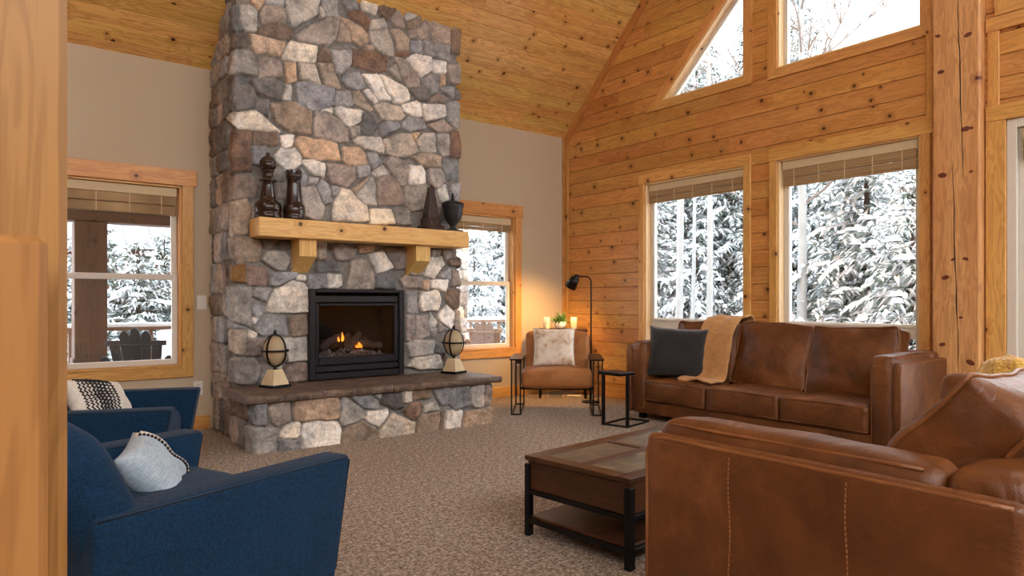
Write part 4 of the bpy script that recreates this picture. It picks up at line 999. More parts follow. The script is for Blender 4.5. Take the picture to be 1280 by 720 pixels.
# ------------------------------------------------------------------ leather sofas
def wr(o, seed, wrinkle=.020):
    o = o + Vector(mnoise.noise_vector(o * 5 + Vector((seed, 0, seed)))) * wrinkle
    return o + Vector(mnoise.noise_vector(Vector((o.x * 9, o.y * 9, o.z * 18)) + Vector((0, seed, 3)))) * wrinkle * .45
def sofa(label, loc, rotz, L=2.47, D=.90, name='leather_sofa', slump=False):
    """local frame: length along X, front towards +Y, origin at floor centre of the back-left... (0..L, 0..D)"""
    root = thing(name, label, 'sofa', loc, rotz)
    AW = .215; AH = .70; lea = M['leather']
    for k in (0, 1):
        sg = -1 if k == 0 else 1; xo = 0 if k == 0 else L
        # padded inner arm
        pad = soft('arm_pad', lea, root, (xo - sg * (.045 + (AW - .045) / 2), .17 + (D - .18) / 2, .075 + (AH - .05) / 2), (AW - .045, D - .18, AH - .06), r=.05, puff=(.010, .012, .016), n=12, wrinkle=.006, seed=k)
        # outer slab that wraps the arm
        pan = soft('arm_panel', lea, root, (xo - sg * .0275, D / 2, .06 + (AH - .075) / 2), (.055, D, AH - .075), r=.024, puff=(.0, .0, .004), n=14, wrinkle=.0012, seed=4 + k)
        # welt along the top and front edge of the slab
        w = MB(); x = xo - sg * .006; zt = AH - .022; rr = .06
        pts = [(x, .02, zt - .004)] + [(x, .02 + (D - .02 - rr - .006) * i / 14, zt - .0035) for i in range(1, 15)] + [(x, D - .006 - rr + rr * math.sin(PI / 2 * i / 6), zt - .004 - rr + rr * math.cos(PI / 2 * i / 6)) for i in range(1, 7)] + [(x, D - .006, zt - rr - (zt - rr - .1) * i / 8) for i in range(1, 9)]
        w.tube(pts, .0065, n=6); w.build('welt', M['leather_edge'], pan).matrix_parent_inverse = Matrix.Translation(-pan.location)
        # stitched seams down the slab
        for f in (.33, .66):
            s_ = MB(); yy = D * (1 - f) + .02
            for i in range(46):
                za = AH - .045 - i * .0135
                s_.box((xo + sg * .0006, yy + .003 * math.sin(i * .3), za), (.003, .0042, .0095), .001)
            s_.build('stitched_seam', M['stitch'], pan).matrix_parent_inverse = Matrix.Translation(-pan.location)
        # welt on the front of the pad
        w = MB(); cx = xo - sg * (.045 + (AW - .045) / 2); zc = .075 + (AH - .05) / 2
        w.tube([(cx + p.x, D - .022, zc + p.y) for p in rr_loop(AW - .07, AH - .10, .04)], .0055, closed=True, n=6); w.build('welt', M['leather_edge'], pad).matrix_parent_inverse = Matrix.Translation(-pad.location)
        w = MB(); zt = zc + (AH - .06) / 2 + .006
        w.tube([(xo - sg * .060, .21 + (D - .27) * i / 10, zt - .016) for i in range(11)], .0055, n=6); w.build('welt', M['leather_edge'], pad).matrix_parent_inverse = Matrix.Translation(-pad.location)
    x0, x1 = AW, L - AW
    soft('base', lea, root, (L / 2, D / 2 - .01, .06 + .055), (L - .11, D - .03, .12), r=.02, n=6)
    soft('back_frame', lea, root, (L / 2, .085, .06 + .335), (L - .1, .17, .67), r=.05, puff=(0, .01, .012), n=12, wrinkle=.004)
    n = 3; w = (x1 - x0) / n
    for i in range(n):
        cx = x0 + w * (i + .5); jit = (-.004, .006, -.003)[i]
        sc = soft('seat_cushion', lea, root, (cx, .17 + (D - .17) / 2, .165 + .105 + .003), (w - .006, D - .17, .20), r=.035, puff=(.002, .014, .028), n=12, wrinkle=.008, seed=10 + i)
        for zz in (.082, -.084):
            t = MB(); t.tube([(p.x, p.y, zz + .012 * (1 - min(1, abs(2 * p.x / w)) ** 2)) for p in rr_loop(w - .014, D - .168, .04)], .0052, closed=True, n=6); t.build('welt', M['leather_edge'], sc)
        bh = .54; tilt = math.radians((-37, -30, -33)[i] if slump else (-14, -17, -15)[i]); cyz = (.275, .638) if slump else (.27, .355 + bh / 2 - .012)
        bc = soft('back_cushion', lea, root, (cx, *cyz), (w - .012, .19, bh), rot=None, r=.022, puff=(.012, .06, .03), n=16, wrinkle=.020, seed=20 + i * 3)
        bc.rotation_euler = (-tilt, math.radians((1.5, -2, 1)[i]), 0)
        for yy in (.091, -.091):
            t = MB(); t.tube([tuple(wr(Vector((p.x + .002 * (1 - abs(2 * p.y / bh) ** 2) * (1 if p.x > 0 else -1) * (abs(p.x) > w * .42), yy, p.y + .004 * (1 - abs(2 * p.x / w) ** 2) * (1 if p.y > 0 else -1) * (abs(p.y) > bh * .42))), 20 + i * 3)) for p in rr_loop(w - .013, bh - .001, .03)], .007, closed=True, n=6); t.build('welt', M['leather_edge'], bc)
    for (x, y) in ((.12, .12), (L - .12, .12), (.12, D - .1), (L - .12, D - .1)):
        m = MB(); m.b2((x - .03, y - .03, 0), (x + .03, y + .03, .065), .005); m.build('leg', M['black_metal'], root)
    return root
# far sofa under the windows: front towards -X.  local +Y -> world -X : rotz = +90 deg ; local +X -> world +Y
FSX, FSY0, FSL, FSD = 4.80, 2.02, 2.455, .80
far = sofa('brown leather three-seat sofa against the window wall, black fur pillow on it', (FSX + FSD, FSY0, 0), PI / 2, FSL, FSD)
# near sofa seen over its arm: front towards +Y
NSX, NSYF = 1.65, 1.46
near = sofa('brown leather sofa in the right foreground showing its stitched outer arm', (NSX, NSYF - 1.0, 0), 0, 2.44, 1.0, slump=True)

# ------------------------------------------------------------------ coffee table
ct = thing('coffee_table', 'low dark wood coffee table with slate inlaid top on a black metal frame', 'table', (2.0, 2.51, 0), math.radians(6))
TL, TW, TH = 1.08, .61, .376                   # local +X away from the picture's left corner, local -Y towards camera
m = MB(); fw = .075
for (lo, hi, ax) in (((0, -TW, TH - .022), (TL, -TW + fw, TH), 0), ((0, -fw, TH - .022), (TL, 0, TH), 0), ((0, -TW + fw, TH - .022), (fw, -fw, TH), 1), ((TL - fw, -TW + fw, TH - .022), (TL, -fw, TH), 1), ((fw, -TW / 2 - .02, TH - .022), (TL - fw, -TW / 2 + .02, TH), 0), ((TL / 2 - .02, -TW + fw, TH - .022), (TL / 2 + .02, -TW / 2 - .02, TH), 1), ((TL / 2 - .02, -TW / 2 + .02, TH - .022), (TL / 2 + .02, -fw, TH), 1)):
    m.b2(lo, hi, .0025, ax)
m.build('top_frame', M['table_wood'], ct)
for (xa, xb) in ((fw, TL / 2 - .02), (TL / 2 + .02, TL - fw)):
    for (ya, yb) in ((-TW + fw, -TW / 2 - .02), (-TW / 2 + .02, -fw)):
        m = MB(); m.b2((xa + .003, ya + .003, TH - .02), (xb - .003, yb - .003, TH - .0035), .003); m.build('slate_inlay', M['slate'], ct)
m = MB(); m.b2((.012, -TW + .012, TH - .155), (TL - .012, -TW + .03, TH - .022), .002, 0); m.b2((.012, -.03, TH - .155), (TL - .012, -.012, TH - .022), .002, 0); m.b2((.012, -TW + .03, TH - .155), (.03, -.03, TH - .022), .002, 1); m.b2((TL - .03, -TW + .03, TH - .155), (TL - .012, -.03, TH - .022), .002, 1); m.b2((.03, -TW + .03, TH - .155), (TL - .03, -.03, TH - .14), .001, 0)
m.build('drawer_box', M['table_wood'], ct)
for (x, y) in ((.0, -TW), (TL - .032, -TW), (.0, -.032), (TL - .032, -.032)):
    m = MB(); m.b2((x - .003, y - .003 if y < -.1 else y + .003, 0), (x + .033, y + .031, TH - .024 - .014), .003); m.build('leg', M['black_metal'], ct)
m = MB()
for z in (TH - .178, .062):
    m.b2((.03, -TW, z), (TL - .03, -TW + .022, z + .022), .002); m.b2((.03, -.022, z), (TL - .03, 0, z + .022), .002); m.b2((0, -TW + .03, z), (.022, -.03, z + .022), .002); m.b2((TL - .022, -TW + .03, z), (TL, -.03, z + .022), .002)
m.build('rail', M['black_metal'], ct)
m = MB(); m.b2((.02, -TW + .02, .075), (TL - .02, -.02, .094), .002, 0, .4); m.build('lower_shelf', M['table_wood'], ct)

# ------------------------------------------------------------------ blue armchairs
def armchair(label, loc, rotz):
    """local +X is the front; near arm at y=-W, far arm at y=0"""
    root = thing('blue_armchair', label, 'armchair', loc, rotz, 'blue armchairs facing the room')
    W, AT = .97, .125; b = M['blue']
    for y, sd in ((-W, 1), (-AT, 2)):
        yc = y + AT / 2
        def shear(o):
            # raked front edge and slightly tapered sides
            t = (o.z + .215) / .43; x = o.x + (.075 * t - .02) * max(0, (o.x + .41) / .82); return (x, o.y, o.z + .0 * o.x)
        a = soft('arm', b, root, (.40, yc, .125 + .215), (.82, AT, .43), r=.018, puff=(.0, .006, .004), n=14, wrinkle=.002, seed=sd, fn=shear)
        w = MB()
        for sgn in (-1, 1):
            yy = sgn * (AT / 2 - .005); pts = [(-.40 + .80 * i / 10, yy, .2095) for i in range(0, 10)] + [(.395 + .045, yy, .209), (.458, yy, .196)] + [(.459 - .075 * (1 - t), yy, -.21 + .42 * t) for t in (.9, .7, .5, .3, .1)]
            w.tube([(p[0], p[1], p[2]) for p in pts], .004, n=6)
        w.build('welt', M['blue_edge'], a)
    soft('seat_cushion', b, root, (.46, -W / 2, .36), (.62, W - 2 * AT - .01, .17), r=.05, puff=(.012, 0, .025), n=12, wrinkle=.004)
    soft('seat_base', b, root, (.40, -W / 2, .20), (.76, W - 2 * AT + .02, .15), r=.02, n=6)
    def lean(o):
        t = (o.z + .33) / .66; wing = abs(o.y) / (W / 2)
        rnd_ = max(0, wing - .55) / .45
        return (o.x - .30 * t + .03 * wing ** 3 * t, o.y * (1 - .05 * t ** 3), o.z - .05 * rnd_ ** 2 * t)
    soft('backrest', b, root, (.225, -W / 2, .13 + .335), (.19, W - .03, .67), r=.07, puff=(.02, .0, .02), n=16, wrinkle=.003, fn=lean)
    soft('back_panel', b, root, (.045, -W / 2, .135 + .20), (.10, W - .04, .40), r=.025, n=8)
    for (x, y) in ((.07, -W + .07), (.07, -.07), (.72, -W + .07), (.72, -.07)):
        m = MB(); m.lathe([(.013, 0), (.024, .135)], (x, y, 0), 12); m.build('leg', M['dark_turned'], root)
    return root
a1 = math.radians(21); fr = Vector((math.cos(a1), math.sin(a1), 0)); n1 = Vector((1.018, 2.266, 0)); o1 = n1 - fr * .86 + Vector((-math.sin(a1), math.cos(a1), 0)) * .97
c1 = armchair('navy blue armchair nearest the camera with its outer arm facing us', o1, a1)
a2 = math.radians(-21); fr = Vector((math.cos(a2), math.sin(a2), 0)); n2 = Vector((.738, 3.78, 0)); o2 = n2 - fr * .86 + Vector((-math.sin(a2), math.cos(a2), 0)) * .93
c2 = armchair('navy blue armchair behind the other one, under the left window', o2, a2)

# ------------------------------------------------------------------ tan lounge chair
lf, lr = Vector((4.0, 5.22, 0)), Vector((4.65, 4.645, 0)); xd = (lr - lf).normalized(); ang = math.atan2(xd.y, xd.x); LW = (lr - lf).length
lc = thing('lounge_chair', 'tan suede lounge chair with open black metal frame in the far corner', 'chair', lf, ang)   # local +X to its left arm, -Y is its front, depth +Y
DP = .66
for xa in (0, LW - .085):
    m = MB(); h = .525; t = .014
    for x in (xa, xa + .085):
        m.b2((x - t / 2, -t / 2, 0), (x + t / 2, t / 2, h), .002); m.b2((x - t / 2, DP - t / 2, 0), (x + t / 2, DP + t / 2, h), .002)
        m.b2((x - t / 2, t / 2, 0), (x + t / 2, DP - t / 2, t), .002)
    for y in (0, DP): m.b2((xa, y - t / 2, 0), (xa + .085, y + t / 2, t), .002)
    m.b2((xa - .02, -.012, h), (xa + .105, DP + .01, h + .016), .003)
    m.build('arm_frame', M['black_metal'], lc)
m = MB()
for y in (.10, DP - .08): m.b2((.085, y - .012, .235), (LW - .085, y + .012, .259), .002)
m.build('seat_rail', M['black_metal'], lc)
cw = LW - .19
soft('seat_cushion', M['chair_leather'], lc, (LW / 2, .27, .345), (cw, .60, .17), r=.045, puff=(.004, .015, .02), n=12, wrinkle=.003)
def curve(o):
    return (o.x, o.y + .30 * ((o.z + .22) / .44) * .45 - .06 * (abs(o.x) / (cw / 2)) ** 2, o.z)
soft('backrest', M['chair_leather'], lc, (LW / 2, .53, .575), (cw - .02, .12, .40), r=.05, puff=(.0, .02, .015), n=14, wrinkle=.003, fn=curve)

# ------------------------------------------------------------------ black side table by the far sofa
st_ = thing('side_table', 'slim black metal side table at the left arm of the far sofa', 'table', (4.33, 4.31, 0))
m = MB(); m.b2((-.05, -.245, .452), (.14, .025, .480), .004); m.build('table_top', M['black_metal'], st_)
for (x, y) in ((0, 0), (.055, -.235)):
    m = MB(); m.b2((x - .012, y - .012, 0), (x + .012, y + .012, .453), .002); m.build('leg', M['black_metal'], st_)
m = MB(); q = [(0, 0, .008), (.055, -.235, .008), (.43, -.15, .008), (.375, .085, .008)]
for i in range(4): m.bar(q[i], q[(i + 1) % 4], .016, .016, .002)
m.build('base_loop', M['black_metal'], st_)

# ------------------------------------------------------------------ corner table with lamp, plant and candles
tang = ang; tc = Vector((5.235, 5.865, 0))
tb = thing('corner_table', 'small dark corner table behind the tan lounge chair', 'table', tc, tang)
m = MB(); m.b2((-.28, -.17, .757), (.28, .17, .782), .004, 0, .3); m.build('table_top', M['table_wood'], tb)
for (x, y) in ((-.255, -.145), (.255, -.145), (-.255, .145), (.255, .145)):
    m = MB(); m.b2((x - .014, y - .014, 0), (x + .014, y + .014, .757), .002); m.build('leg', M['black_metal'], tb)
ux, uy = Vector((math.cos(tang), math.sin(tang), 0)), Vector((-math.sin(tang), math.cos(tang), 0))
def ontable(a, b, z): return tc + ux * a + uy * b + Vector((0, 0, z))
k = 0
for a, lab in ((-.215, 'cream pillar candle left of the fern on the corner table'), (.095, 'cream pillar candle right of the fern on the corner table')):
    cd = thing('candle', lab, 'candle', ontable(a + .03, -.10, .782), 0, 'candles on the corner table')
    m = MB(); m.lathe([(.034, 0), (.037, .004), (.037, .128), (.033, .132), (.012, .128)], n=24); m.build('wax', M['candle'], cd)
    m = MB(); m.tube([(0, 0, .126), (.002, 0, .136), (.004, .001, .144)], .0015, n=6); m.build('wick', M['soot'], cd)
    m = MB(); aa = math.atan2(-1, -.9)
    for r_, z_ in ((0, .07), (.5, .082), (-.45, .062), (.2, .05), (-.2, .088)):
        m.box((.0368 * math.cos(aa + r_), .0368 * math.sin(aa + r_), z_), (.003, .012, .010), .001, rot=Matrix.Rotation(aa + r_, 3, 'Z'))
    m.build('printed_mark', M['ink'], cd)
pl = thing('potted_fern', 'green fern in a white bowl pot between two candles', 'plant', ontable(-.03, -.05, .782), 0)
m = MB(); m.lathe([(.036, 0), (.058, .012), (.070, .045), (.068, .078), (.062, .080), (.058, .062), (.002, .058)], n=28); m.build('pot', M['pot'], pl)
m = MB(); r = random.Random(2)
for k in range(54):
    an = r.uniform(0, 2 * PI); el = r.uniform(.45, 1.3); Lf = r.uniform(.11, .19); p0 = Vector((r.uniform(-.03, .03), r.uniform(-.03, .03), .055)); d = Vector((math.cos(an) * math.cos(el), math.sin(an) * math.cos(el), math.sin(el)))
    sd = d.cross(Vector((0, 0, 1))).normalized(); pts = [p0 + d * Lf * t - Vector((0, 0, .09 * t * t * (1 - el / 2.0))) for t in (0, .2, .4, .6, .8, 1)]
    m.tube(pts, [.0016, .0014, .0012, .001, .0008, .0005], n=4)
    for i in range(1, 6):
        for q in range(2):
            c = pts[i - 1].lerp(pts[i], q / 2.0); wl = .026 * (1 - .13 * i)
            for sg in (-1, 1):
                tip = c + sd * sg * wl + d * wl * .7 - Vector((0, 0, .006)); mid = c + sd * sg * wl * .5 + d * .010 + Vector((0, 0, .004)); mid2 = c + sd * sg * wl * .5 + d * (-.003)
                m.add([c, mid2, tip, mid], [(0, 1, 2, 3)])
o = m.build('fronds', M['leaf'], pl)
for q, (a, b, s, mt, z, lab) in enumerate(((-.08, -.12, (.17, .12, .025), M['books_a'], .001, 'cream book on the carpet under the corner table, bottom of a pair'), (-.08, -.12, (.15, .11, .024), M['books_b'], .0265, 'navy book lying on top of the cream book under the corner table'), (.13, -.12, (.16, .12, .03), M['books_a'], .001, 'single cream book on the carpet under the right half of the corner table'))):
    bk = thing('book', lab, 'book', ontable(a, b, z), tang, 'books under the corner table')
    m = MB(); m.b2((-s[0] / 2, -s[1] / 2, 0), (s[0] / 2, s[1] / 2, .003), .001); m.b2((-s[0] / 2, -s[1] / 2, s[2] - .003), (s[0] / 2, s[1] / 2, s[2]), .001); m.b2((-s[0] / 2, s[1] / 2 - .003, .003), (s[0] / 2, s[1] / 2, s[2] - .003), .001); m.build('cover', mt, bk)
    m = MB(); m.b2((-s[0] / 2 + .004, -s[1] / 2 + .004, .003), (s[0] / 2 - .004, s[1] / 2 - .003, s[2] - .003), .0005); m.build('pages', M['white_cloth'], bk)

lp = Vector((5.185, 5.35, 0))
lamp = thing('floor_lamp', 'black reading floor lamp with a tilted cone shade, lit beside the log wall', 'lamp', lp)
d = -Vector((CS, -SN, 0))                      # the arm reaches left as seen from the room
m = MB(); m.lathe([(.10, 0), (.10, .012), (.015, .02), (.011, .03)], n=28); m.build('base', M['black_metal'], lamp)
m = MB(); pts = [(0, 0, .02), (0, 0, .6), (0, 0, 1.30)] + [tuple(d * (.05 - .05 * math.cos(t)) + Vector((0, 0, 1.30 + .062 * math.sin(t)))) for t in (.4, .8, 1.2, 1.57)] + [tuple(d * .13 + Vector((0, 0, 1.364)))]
m.tube(pts, .0085, n=10); m.build('pole', M['black_metal'], lamp)
sh = d * .165 + Vector((0, 0, 1.352)); sx_ = (d * .45 + Vector((SN, CS, 0)) * .42 + Vector((0, 0, -1)) * .8).normalized()
def cone(m, r0, r1, L, inner=False):
    z = sx_; x = z.cross(Vector((0, 0, 1))).normalized(); y = z.cross(x); n = 28; vs = []; fs = []
    prof = [(.012, -.035), (.024, -.03), (.026, 0), (r0, .005), (r1, L), (r1 - .003, L), (r0 - .003, .012), (.004, .012)]
    for (rr, zz) in prof:
        for k in range(n): vs.append(sh + x * rr * math.cos(2 * PI * k / n) + y * rr * math.sin(2 * PI * k / n) + z * zz)
    for i in range(len(prof) - 1):
        for k in range(n): fs.append((i * n + k, i * n + (k + 1) % n, (i + 1) * n + (k + 1) % n, (i + 1) * n + k))
    fs.append(tuple(range(n))[::-1]); m.add(vs, fs, smooth=True)
m = MB(); cone(m, .045, .068, .125); shade = m.build('lamp_shade', M['black_metal'], lamp)
m = MB(); m.tube([tuple(d * .125 + Vector((0, 0, 1.364))), tuple(sh - sx_ * .02)], .011, n=8); m.build('swivel', M['black_metal'], lamp)
m = MB(); bc = sh + sx_ * .075; m.lathe([(.001, -.026), (.016, -.02), (.024, 0), (.016, .02), (.001, .026)], bc, 14); m.build('bulb', M['bulb'], lamp)
L = bpy.data.lights.new('lamp_light', 'SPOT'); L.energy = 10; L.color = (1, .56, .2); L.spot_size = math.radians(150); L.spot_blend = 1.0; L.shadow_soft_size = .03
lo = bpy.data.objects.new('lamp_light', L); COL.objects.link(lo); lo.location = lp + sh + sx_ * .11; lo.rotation_euler = sx_.to_track_quat('-Z', 'Y').to_euler()

# ------------------------------------------------------------------ pillows and throws
def throw_pillow(label, mat, w, h, t, loc, rot, seed=0, name='throw_pillow', parts=None, edge=None):
    root = thing(name, label, 'pillow', loc); root.rotation_euler = rot
    m = MB(); vs, fs = pillow(w, h, t, seed=seed); m.add(vs, fs, smooth=True); o = m.build('pillow_cover', mat, root, weld=True)
    if edge:
        w_ = MB(); pts = []
        for (a, b) in (((-1, -1), (1, -1)), ((1, -1), (1, 1)), ((1, 1), (-1, 1)), ((-1, 1), (-1, -1))):
            for i in range(16):
                u, v = a[0] + (b[0] - a[0]) * i / 16, a[1] + (b[1] - a[1]) * i / 16
                pin = 1 - .07 * (1 - u * u) * abs(v) ** 3; pin2 = 1 - .07 * (1 - v * v) * abs(u) ** 3; pts.append((u * w / 2 * pin2, 0, h / 2 + v * h / 2 * pin))
        w_.tube(pts, .006, closed=True, n=6); w_.build('edging', edge, root)
    return root, o
# hide cushion on the lounge chair
p = lf + xd * (LW / 2 - .03) + Vector((-xd.y, xd.x, 0)) * .33 + Vector((0, 0, .432))
throw_pillow('mottled white and tan hide pillow leaning on the tan lounge chair', M['hide'], .42, .40, .13, p, (math.radians(-17), 0, ang), 3, edge=M['white_cloth'])
# black fur pillow on the far sofa, leaning on its left arm and back
throw_pillow('black fur pillow at the left end of the far leather sofa', M['black_fur'], .54, .47, .17, (4.99, 4.05, .395), (math.radians(-13), math.radians(3), math.radians(-58)), 5)

def patch(name, mat, parent, rows, thick=.012, wave=.006, seed=0, sub=3):
    """cloth through a grid of control points: rows of points, smoothly subdivided and thickened"""
    G = [[Vector(p) for p in r] for r in rows]
    def cr(P, t):
        n = len(P) - 1; x = t * n; i = min(int(x), n - 1); f_ = x - i; p0, p1, p2, p3 = P[max(0, i - 1)], P[i], P[i + 1], P[min(n, i + 2)]
        return .5 * ((2 * p1) + (p2 - p0) * f_ + (2 * p0 - 5 * p1 + 4 * p2 - p3) * f_ ** 2 + (3 * p1 - p0 - 3 * p2 + p3) * f_ ** 3)
    nu, nv = (len(G) - 1) * sub * 2, (len(G[0]) - 1) * sub * 2
    pts = [[cr([cr(r, j / nv) for r in G], i / nu) for j in range(nv + 1)] for i in range(nu + 1)]
    m = MB(); N = [[None] * (nv + 1) for _ in range(nu + 1)]
    for i in range(nu + 1):
        for j in range(nv + 1):
            a = pts[min(i + 1, nu)][j] - pts[max(i - 1, 0)][j]; b = pts[i][min(j + 1, nv)] - pts[i][max(j - 1, 0)]; n = a.cross(b); N[i][j] = n.normalized() if n.length > 1e-9 else Vector((0, 0, 1))
    A = []; B = []
    for i in range(nu + 1):
        for j in range(nv + 1):
            w = wave * mnoise.noise(pts[i][j] * 14 + Vector((seed, 0, 0))); A.append(pts[i][j] + N[i][j] * (w + thick / 2)); B.append(pts[i][j] + N[i][j] * (w - thick / 2))
    n0 = len(A); fs = []; K = nv + 1
    for i in range(nu):
        for j in range(nv):
            fs.append((i * K + j, (i + 1) * K + j, (i + 1) * K + j + 1, i * K + j + 1)); fs.append((n0 + i * K + j, n0 + i * K + j + 1, n0 + (i + 1) * K + j + 1, n0 + (i + 1) * K + j))
    for i in range(nu):
        for j, s_ in ((0, 1), (nv, -1)):
            q = (i * K + j, n0 + i * K + j, n0 + (i + 1) * K + j, (i + 1) * K + j); fs.append(q if s_ > 0 else q[::-1])
    for j in range(nv):
        for i, s_ in ((0, -1), (nu, 1)):
            q = (i * K + j, n0 + i * K + j, n0 + i * K + j + 1, i * K + j + 1); fs.append(q if s_ > 0 else q[::-1])
    m.add(A + B, fs, smooth=True); o = m.build(name, mat, parent)
    bm = bmesh.new(); bm.from_mesh(o.data); bmesh.ops.recalc_face_normals(bm, faces=bm.faces); bm.to_mesh(o.data); bm.free(); return o
# camel throw over the back of the far sofa, tail folded on the seat
ya, yb = 3.60, 3.95
rows = []
for (x, z, sp) in ((5.635, .55, 0), (5.62, .80, 0), (5.55, .935, 0), (5.44, .95, 0), (5.33, .93, 0), (5.235, .82, .0), (5.165, .66, .02), (5.12, .50, .03), (5.07, .415, .03), (4.98, .408, .02), (4.90, .405, .0)):
    rows.append([(x, ya - sp * .6 + (yb + sp - ya) * t, z + .012 * math.sin(t * 9 + x * 6)) for t in (0, .25, .5, .75, 1)])
o = patch('throw_blanket', M['tan_throw'], None, rows, .018, .014, 2)
tag(o, 'camel wool throw draped over the back and seat of the far sofa', 'blanket')
# yellow knitted throw bunched over the far arm of the near sofa
xa = NSX + 2.44 - .26
rows = []
for (dx, z) in ((-.03, .50), (-.02, .64), (.03, .775), (.13, .815), (.22, .77), (.29, .66), (.305, .50)):
    rows.append([(xa + dx + .012 * math.sin(t * 7 + dx * 9), (.74 + .54 * t), z + .018 * math.sin(t * 11 + dx * 20) + .012 * math.sin(t * 23) - (.05 if t in (0, 1) else 0) * (1 if z > .7 else 0)) for t in (0, .15, .3, .5, .7, .85, 1)])
o = patch('throw_blanket', M['knit'], None, rows, .035, .03, 6)
tag(o, 'yellow cable knit throw heaped over the far arm of the near sofa', 'blanket')

# striped pillow on the rear blue chair
def stripe_pillow(label, loc, rot, body, w=.42, h=.26, kind=0):
    root, o = throw_pillow(label, body, w, h, .12, loc, rot, 8 + kind)
    vs, fs = pillow(w, h, .12, seed=8 + kind)
    n = 22; K = n + 1
    def surf(u, v, s=-1):
        i, j = (u + 1) / 2 * n, (v + 1) / 2 * n; a, b = min(int(i), n - 1), min(int(j), n - 1); f_, g_ = i - a, j - b; o_ = 0 if s < 0 else K * K
        P_ = lambda p, q: Vector(vs[o_ + p * K + q]); r = P_(a, b).lerp(P_(a + 1, b), f_).lerp(P_(a, b + 1).lerp(P_(a + 1, b + 1), f_), g_); r.y += s * .0035; return r
    return root, surf
root, surf = stripe_pillow('white pillow with black woven zigzag rows on the rear blue armchair', o2 + Vector((math.cos(a2), math.sin(a2), 0)) * .44 + Vector((math.sin(a2), -math.cos(a2), 0)) * .42 + Vector((0, 0, .43)), (math.radians(-34), math.radians(8), a2 + math.radians(62)), M['white_cloth'])
for k in range(9):
    m = MB(); u = -.72 + k * .13; pts = [surf(u + .035 * (1 if i % 2 else -1), -.9 + 1.8 * i / 22) for i in range(23)]; m.tube(pts, .0075 if 2 < k < 7 else .005, n=5); m.build('woven_stripe', M['black_yarn'], root)
root, surf = stripe_pillow('pale blue and white pillow with a dotted seam on the nearest blue armchair', o1 + Vector((math.cos(a1), math.sin(a1), 0)) * .56 + Vector((math.sin(a1), -math.cos(a1), 0)) * .43 + Vector((0, 0, .405)), (math.radians(-42), math.radians(-4), a1 + math.radians(52)), M['pale_blue_cloth'], .36, .26, 1)
m = MB()
for i in range(20): m.box(surf(.55, -.9 + 1.8 * i / 19), (.014, .008, .010), .003)
m.build('dotted_seam', M['black_yarn'], root)
rows_ = []
m = MB(); vs_ = []; fs_ = []
for i in range(9):
    for j in range(21):
        vs_.append(surf(.60 + .38 * i / 8, -.96 + 1.92 * j / 20))
for i in range(8):
    for j in range(20): fs_.append((i * 21 + j, (i + 1) * 21 + j, (i + 1) * 21 + j + 1, i * 21 + j + 1))
m.add(vs_, fs_, smooth=True); m.build('white_panel', M['white_cloth'], root)
for q in range(3):
    m = MB(); m.tube([surf(.66 + .1 * q, -.9 + 1.8 * i / 14) for i in range(15)], .006, n=5); m.build('tufted_row', M['white_cloth'], root)
# ------------------------------------------------------------------ mantel ornaments (MZ1 = mantel top)
my = 5.482
def deco(name, label, cat, px, size=None):
    o = thing(name, label, cat, (atY(px, 275, my).x, my, MZ1 + .001)); o.scale = (.93, .93, 1); return o
q = deco('chess_queen', 'tall dark turned wooden chess queen at the left end of the mantel', 'ornament', 335)
m = MB(); m.lathe([(.106, 0), (.110, .012), (.110, .03), (.104, .04), (.104, .05), (.112, .062), (.114, .09), (.108, .115), (.095, .128), (.086, .135), (.080, .142), (.068, .150), (.064, .17), (.057, .21), (.051, .26), (.050, .285), (.060, .290), (.072, .297), (.072, .305), (.060, .312), (.044, .32), (.040, .345), (.042, .365), (.050, .375), (.054, .385)], n=40, rnd=.2); m.build('body', M['dark_turned'], q)
m = MB(); m.lathe([(.044, .383), (.062, .40), (.070, .425), (.064, .44), (.072, .448), (.066, .455), (.056, .475), (.034, .492), (.014, .498)], n=40, rnd=.5); m.build('crown', M['dark_turned'], q)
m = MB(); m.lathe([(.002, .494), (.014, .498), (.020, .510), (.014, .522), (.002, .526)], n=20); m.build('finial', M['dark_turned'], q)
q = deco('chess_rook', 'dark turned wooden chess rook beside the queen on the mantel', 'ornament', 367.5)
m = MB(); m.lathe([(.092, 0), (.096, .012), (.094, .03), (.088, .04), (.094, .055), (.097, .08), (.094, .11), (.082, .128), (.074, .136), (.070, .15), (.064, .22), (.059, .29), (.058, .33), (.064, .336), (.066, .345)], n=40, rnd=.7); m.build('body', M['dark_turned'], q)
m = MB(); m.lathe([(.064, .345), (.068, .352), (.068, .378), (.048, .378), (.046, .36), (.002, .36)], n=40, rnd=.1)
for k in range(6):
    a0 = 2 * PI * k / 6
    vs = []
    for zz in (.376, .405):
        for (rr, aa) in ((.048, a0 - .34), (.068, a0 - .34), (.068, a0), (.068, a0 + .34), (.048, a0 + .34), (.048, a0)): vs.append((rr * math.cos(aa), rr * math.sin(aa), zz))
    m.add(vs, [(0, 1, 2, 3, 4, 5)[::-1], (6, 7, 8, 9, 10, 11)] + [(i, (i + 1) % 6, 6 + (i + 1) % 6, 6 + i) for i in range(6)])
m.build('battlement', M['dark_turned'], q)
q = deco('obelisk', 'dark four-sided obelisk on the right part of the mantel', 'ornament', 538.5)
m = MB()
def sqp(m, prof, rot=0, rnd=0):
    n0 = len(m.v); m.lathe([(r * math.sqrt(2), z) for r, z in prof], n=4, rnd=rnd, smooth=False, sq=True)
sqp(m, [(.098, 0), (.098, .035), (.092, .042)]); m.build('plinth', M['dark_turned'], q)
m = MB(); sqp(m, [(.075, .042), (.075, .105), (.070, .112)]); m.build('pedestal', M['dark_turned'], q)
m = MB(); sqp(m, [(.064, .112), (.024, .395), (.002, .425)]); m.build('shaft', M['dark_turned'], q)
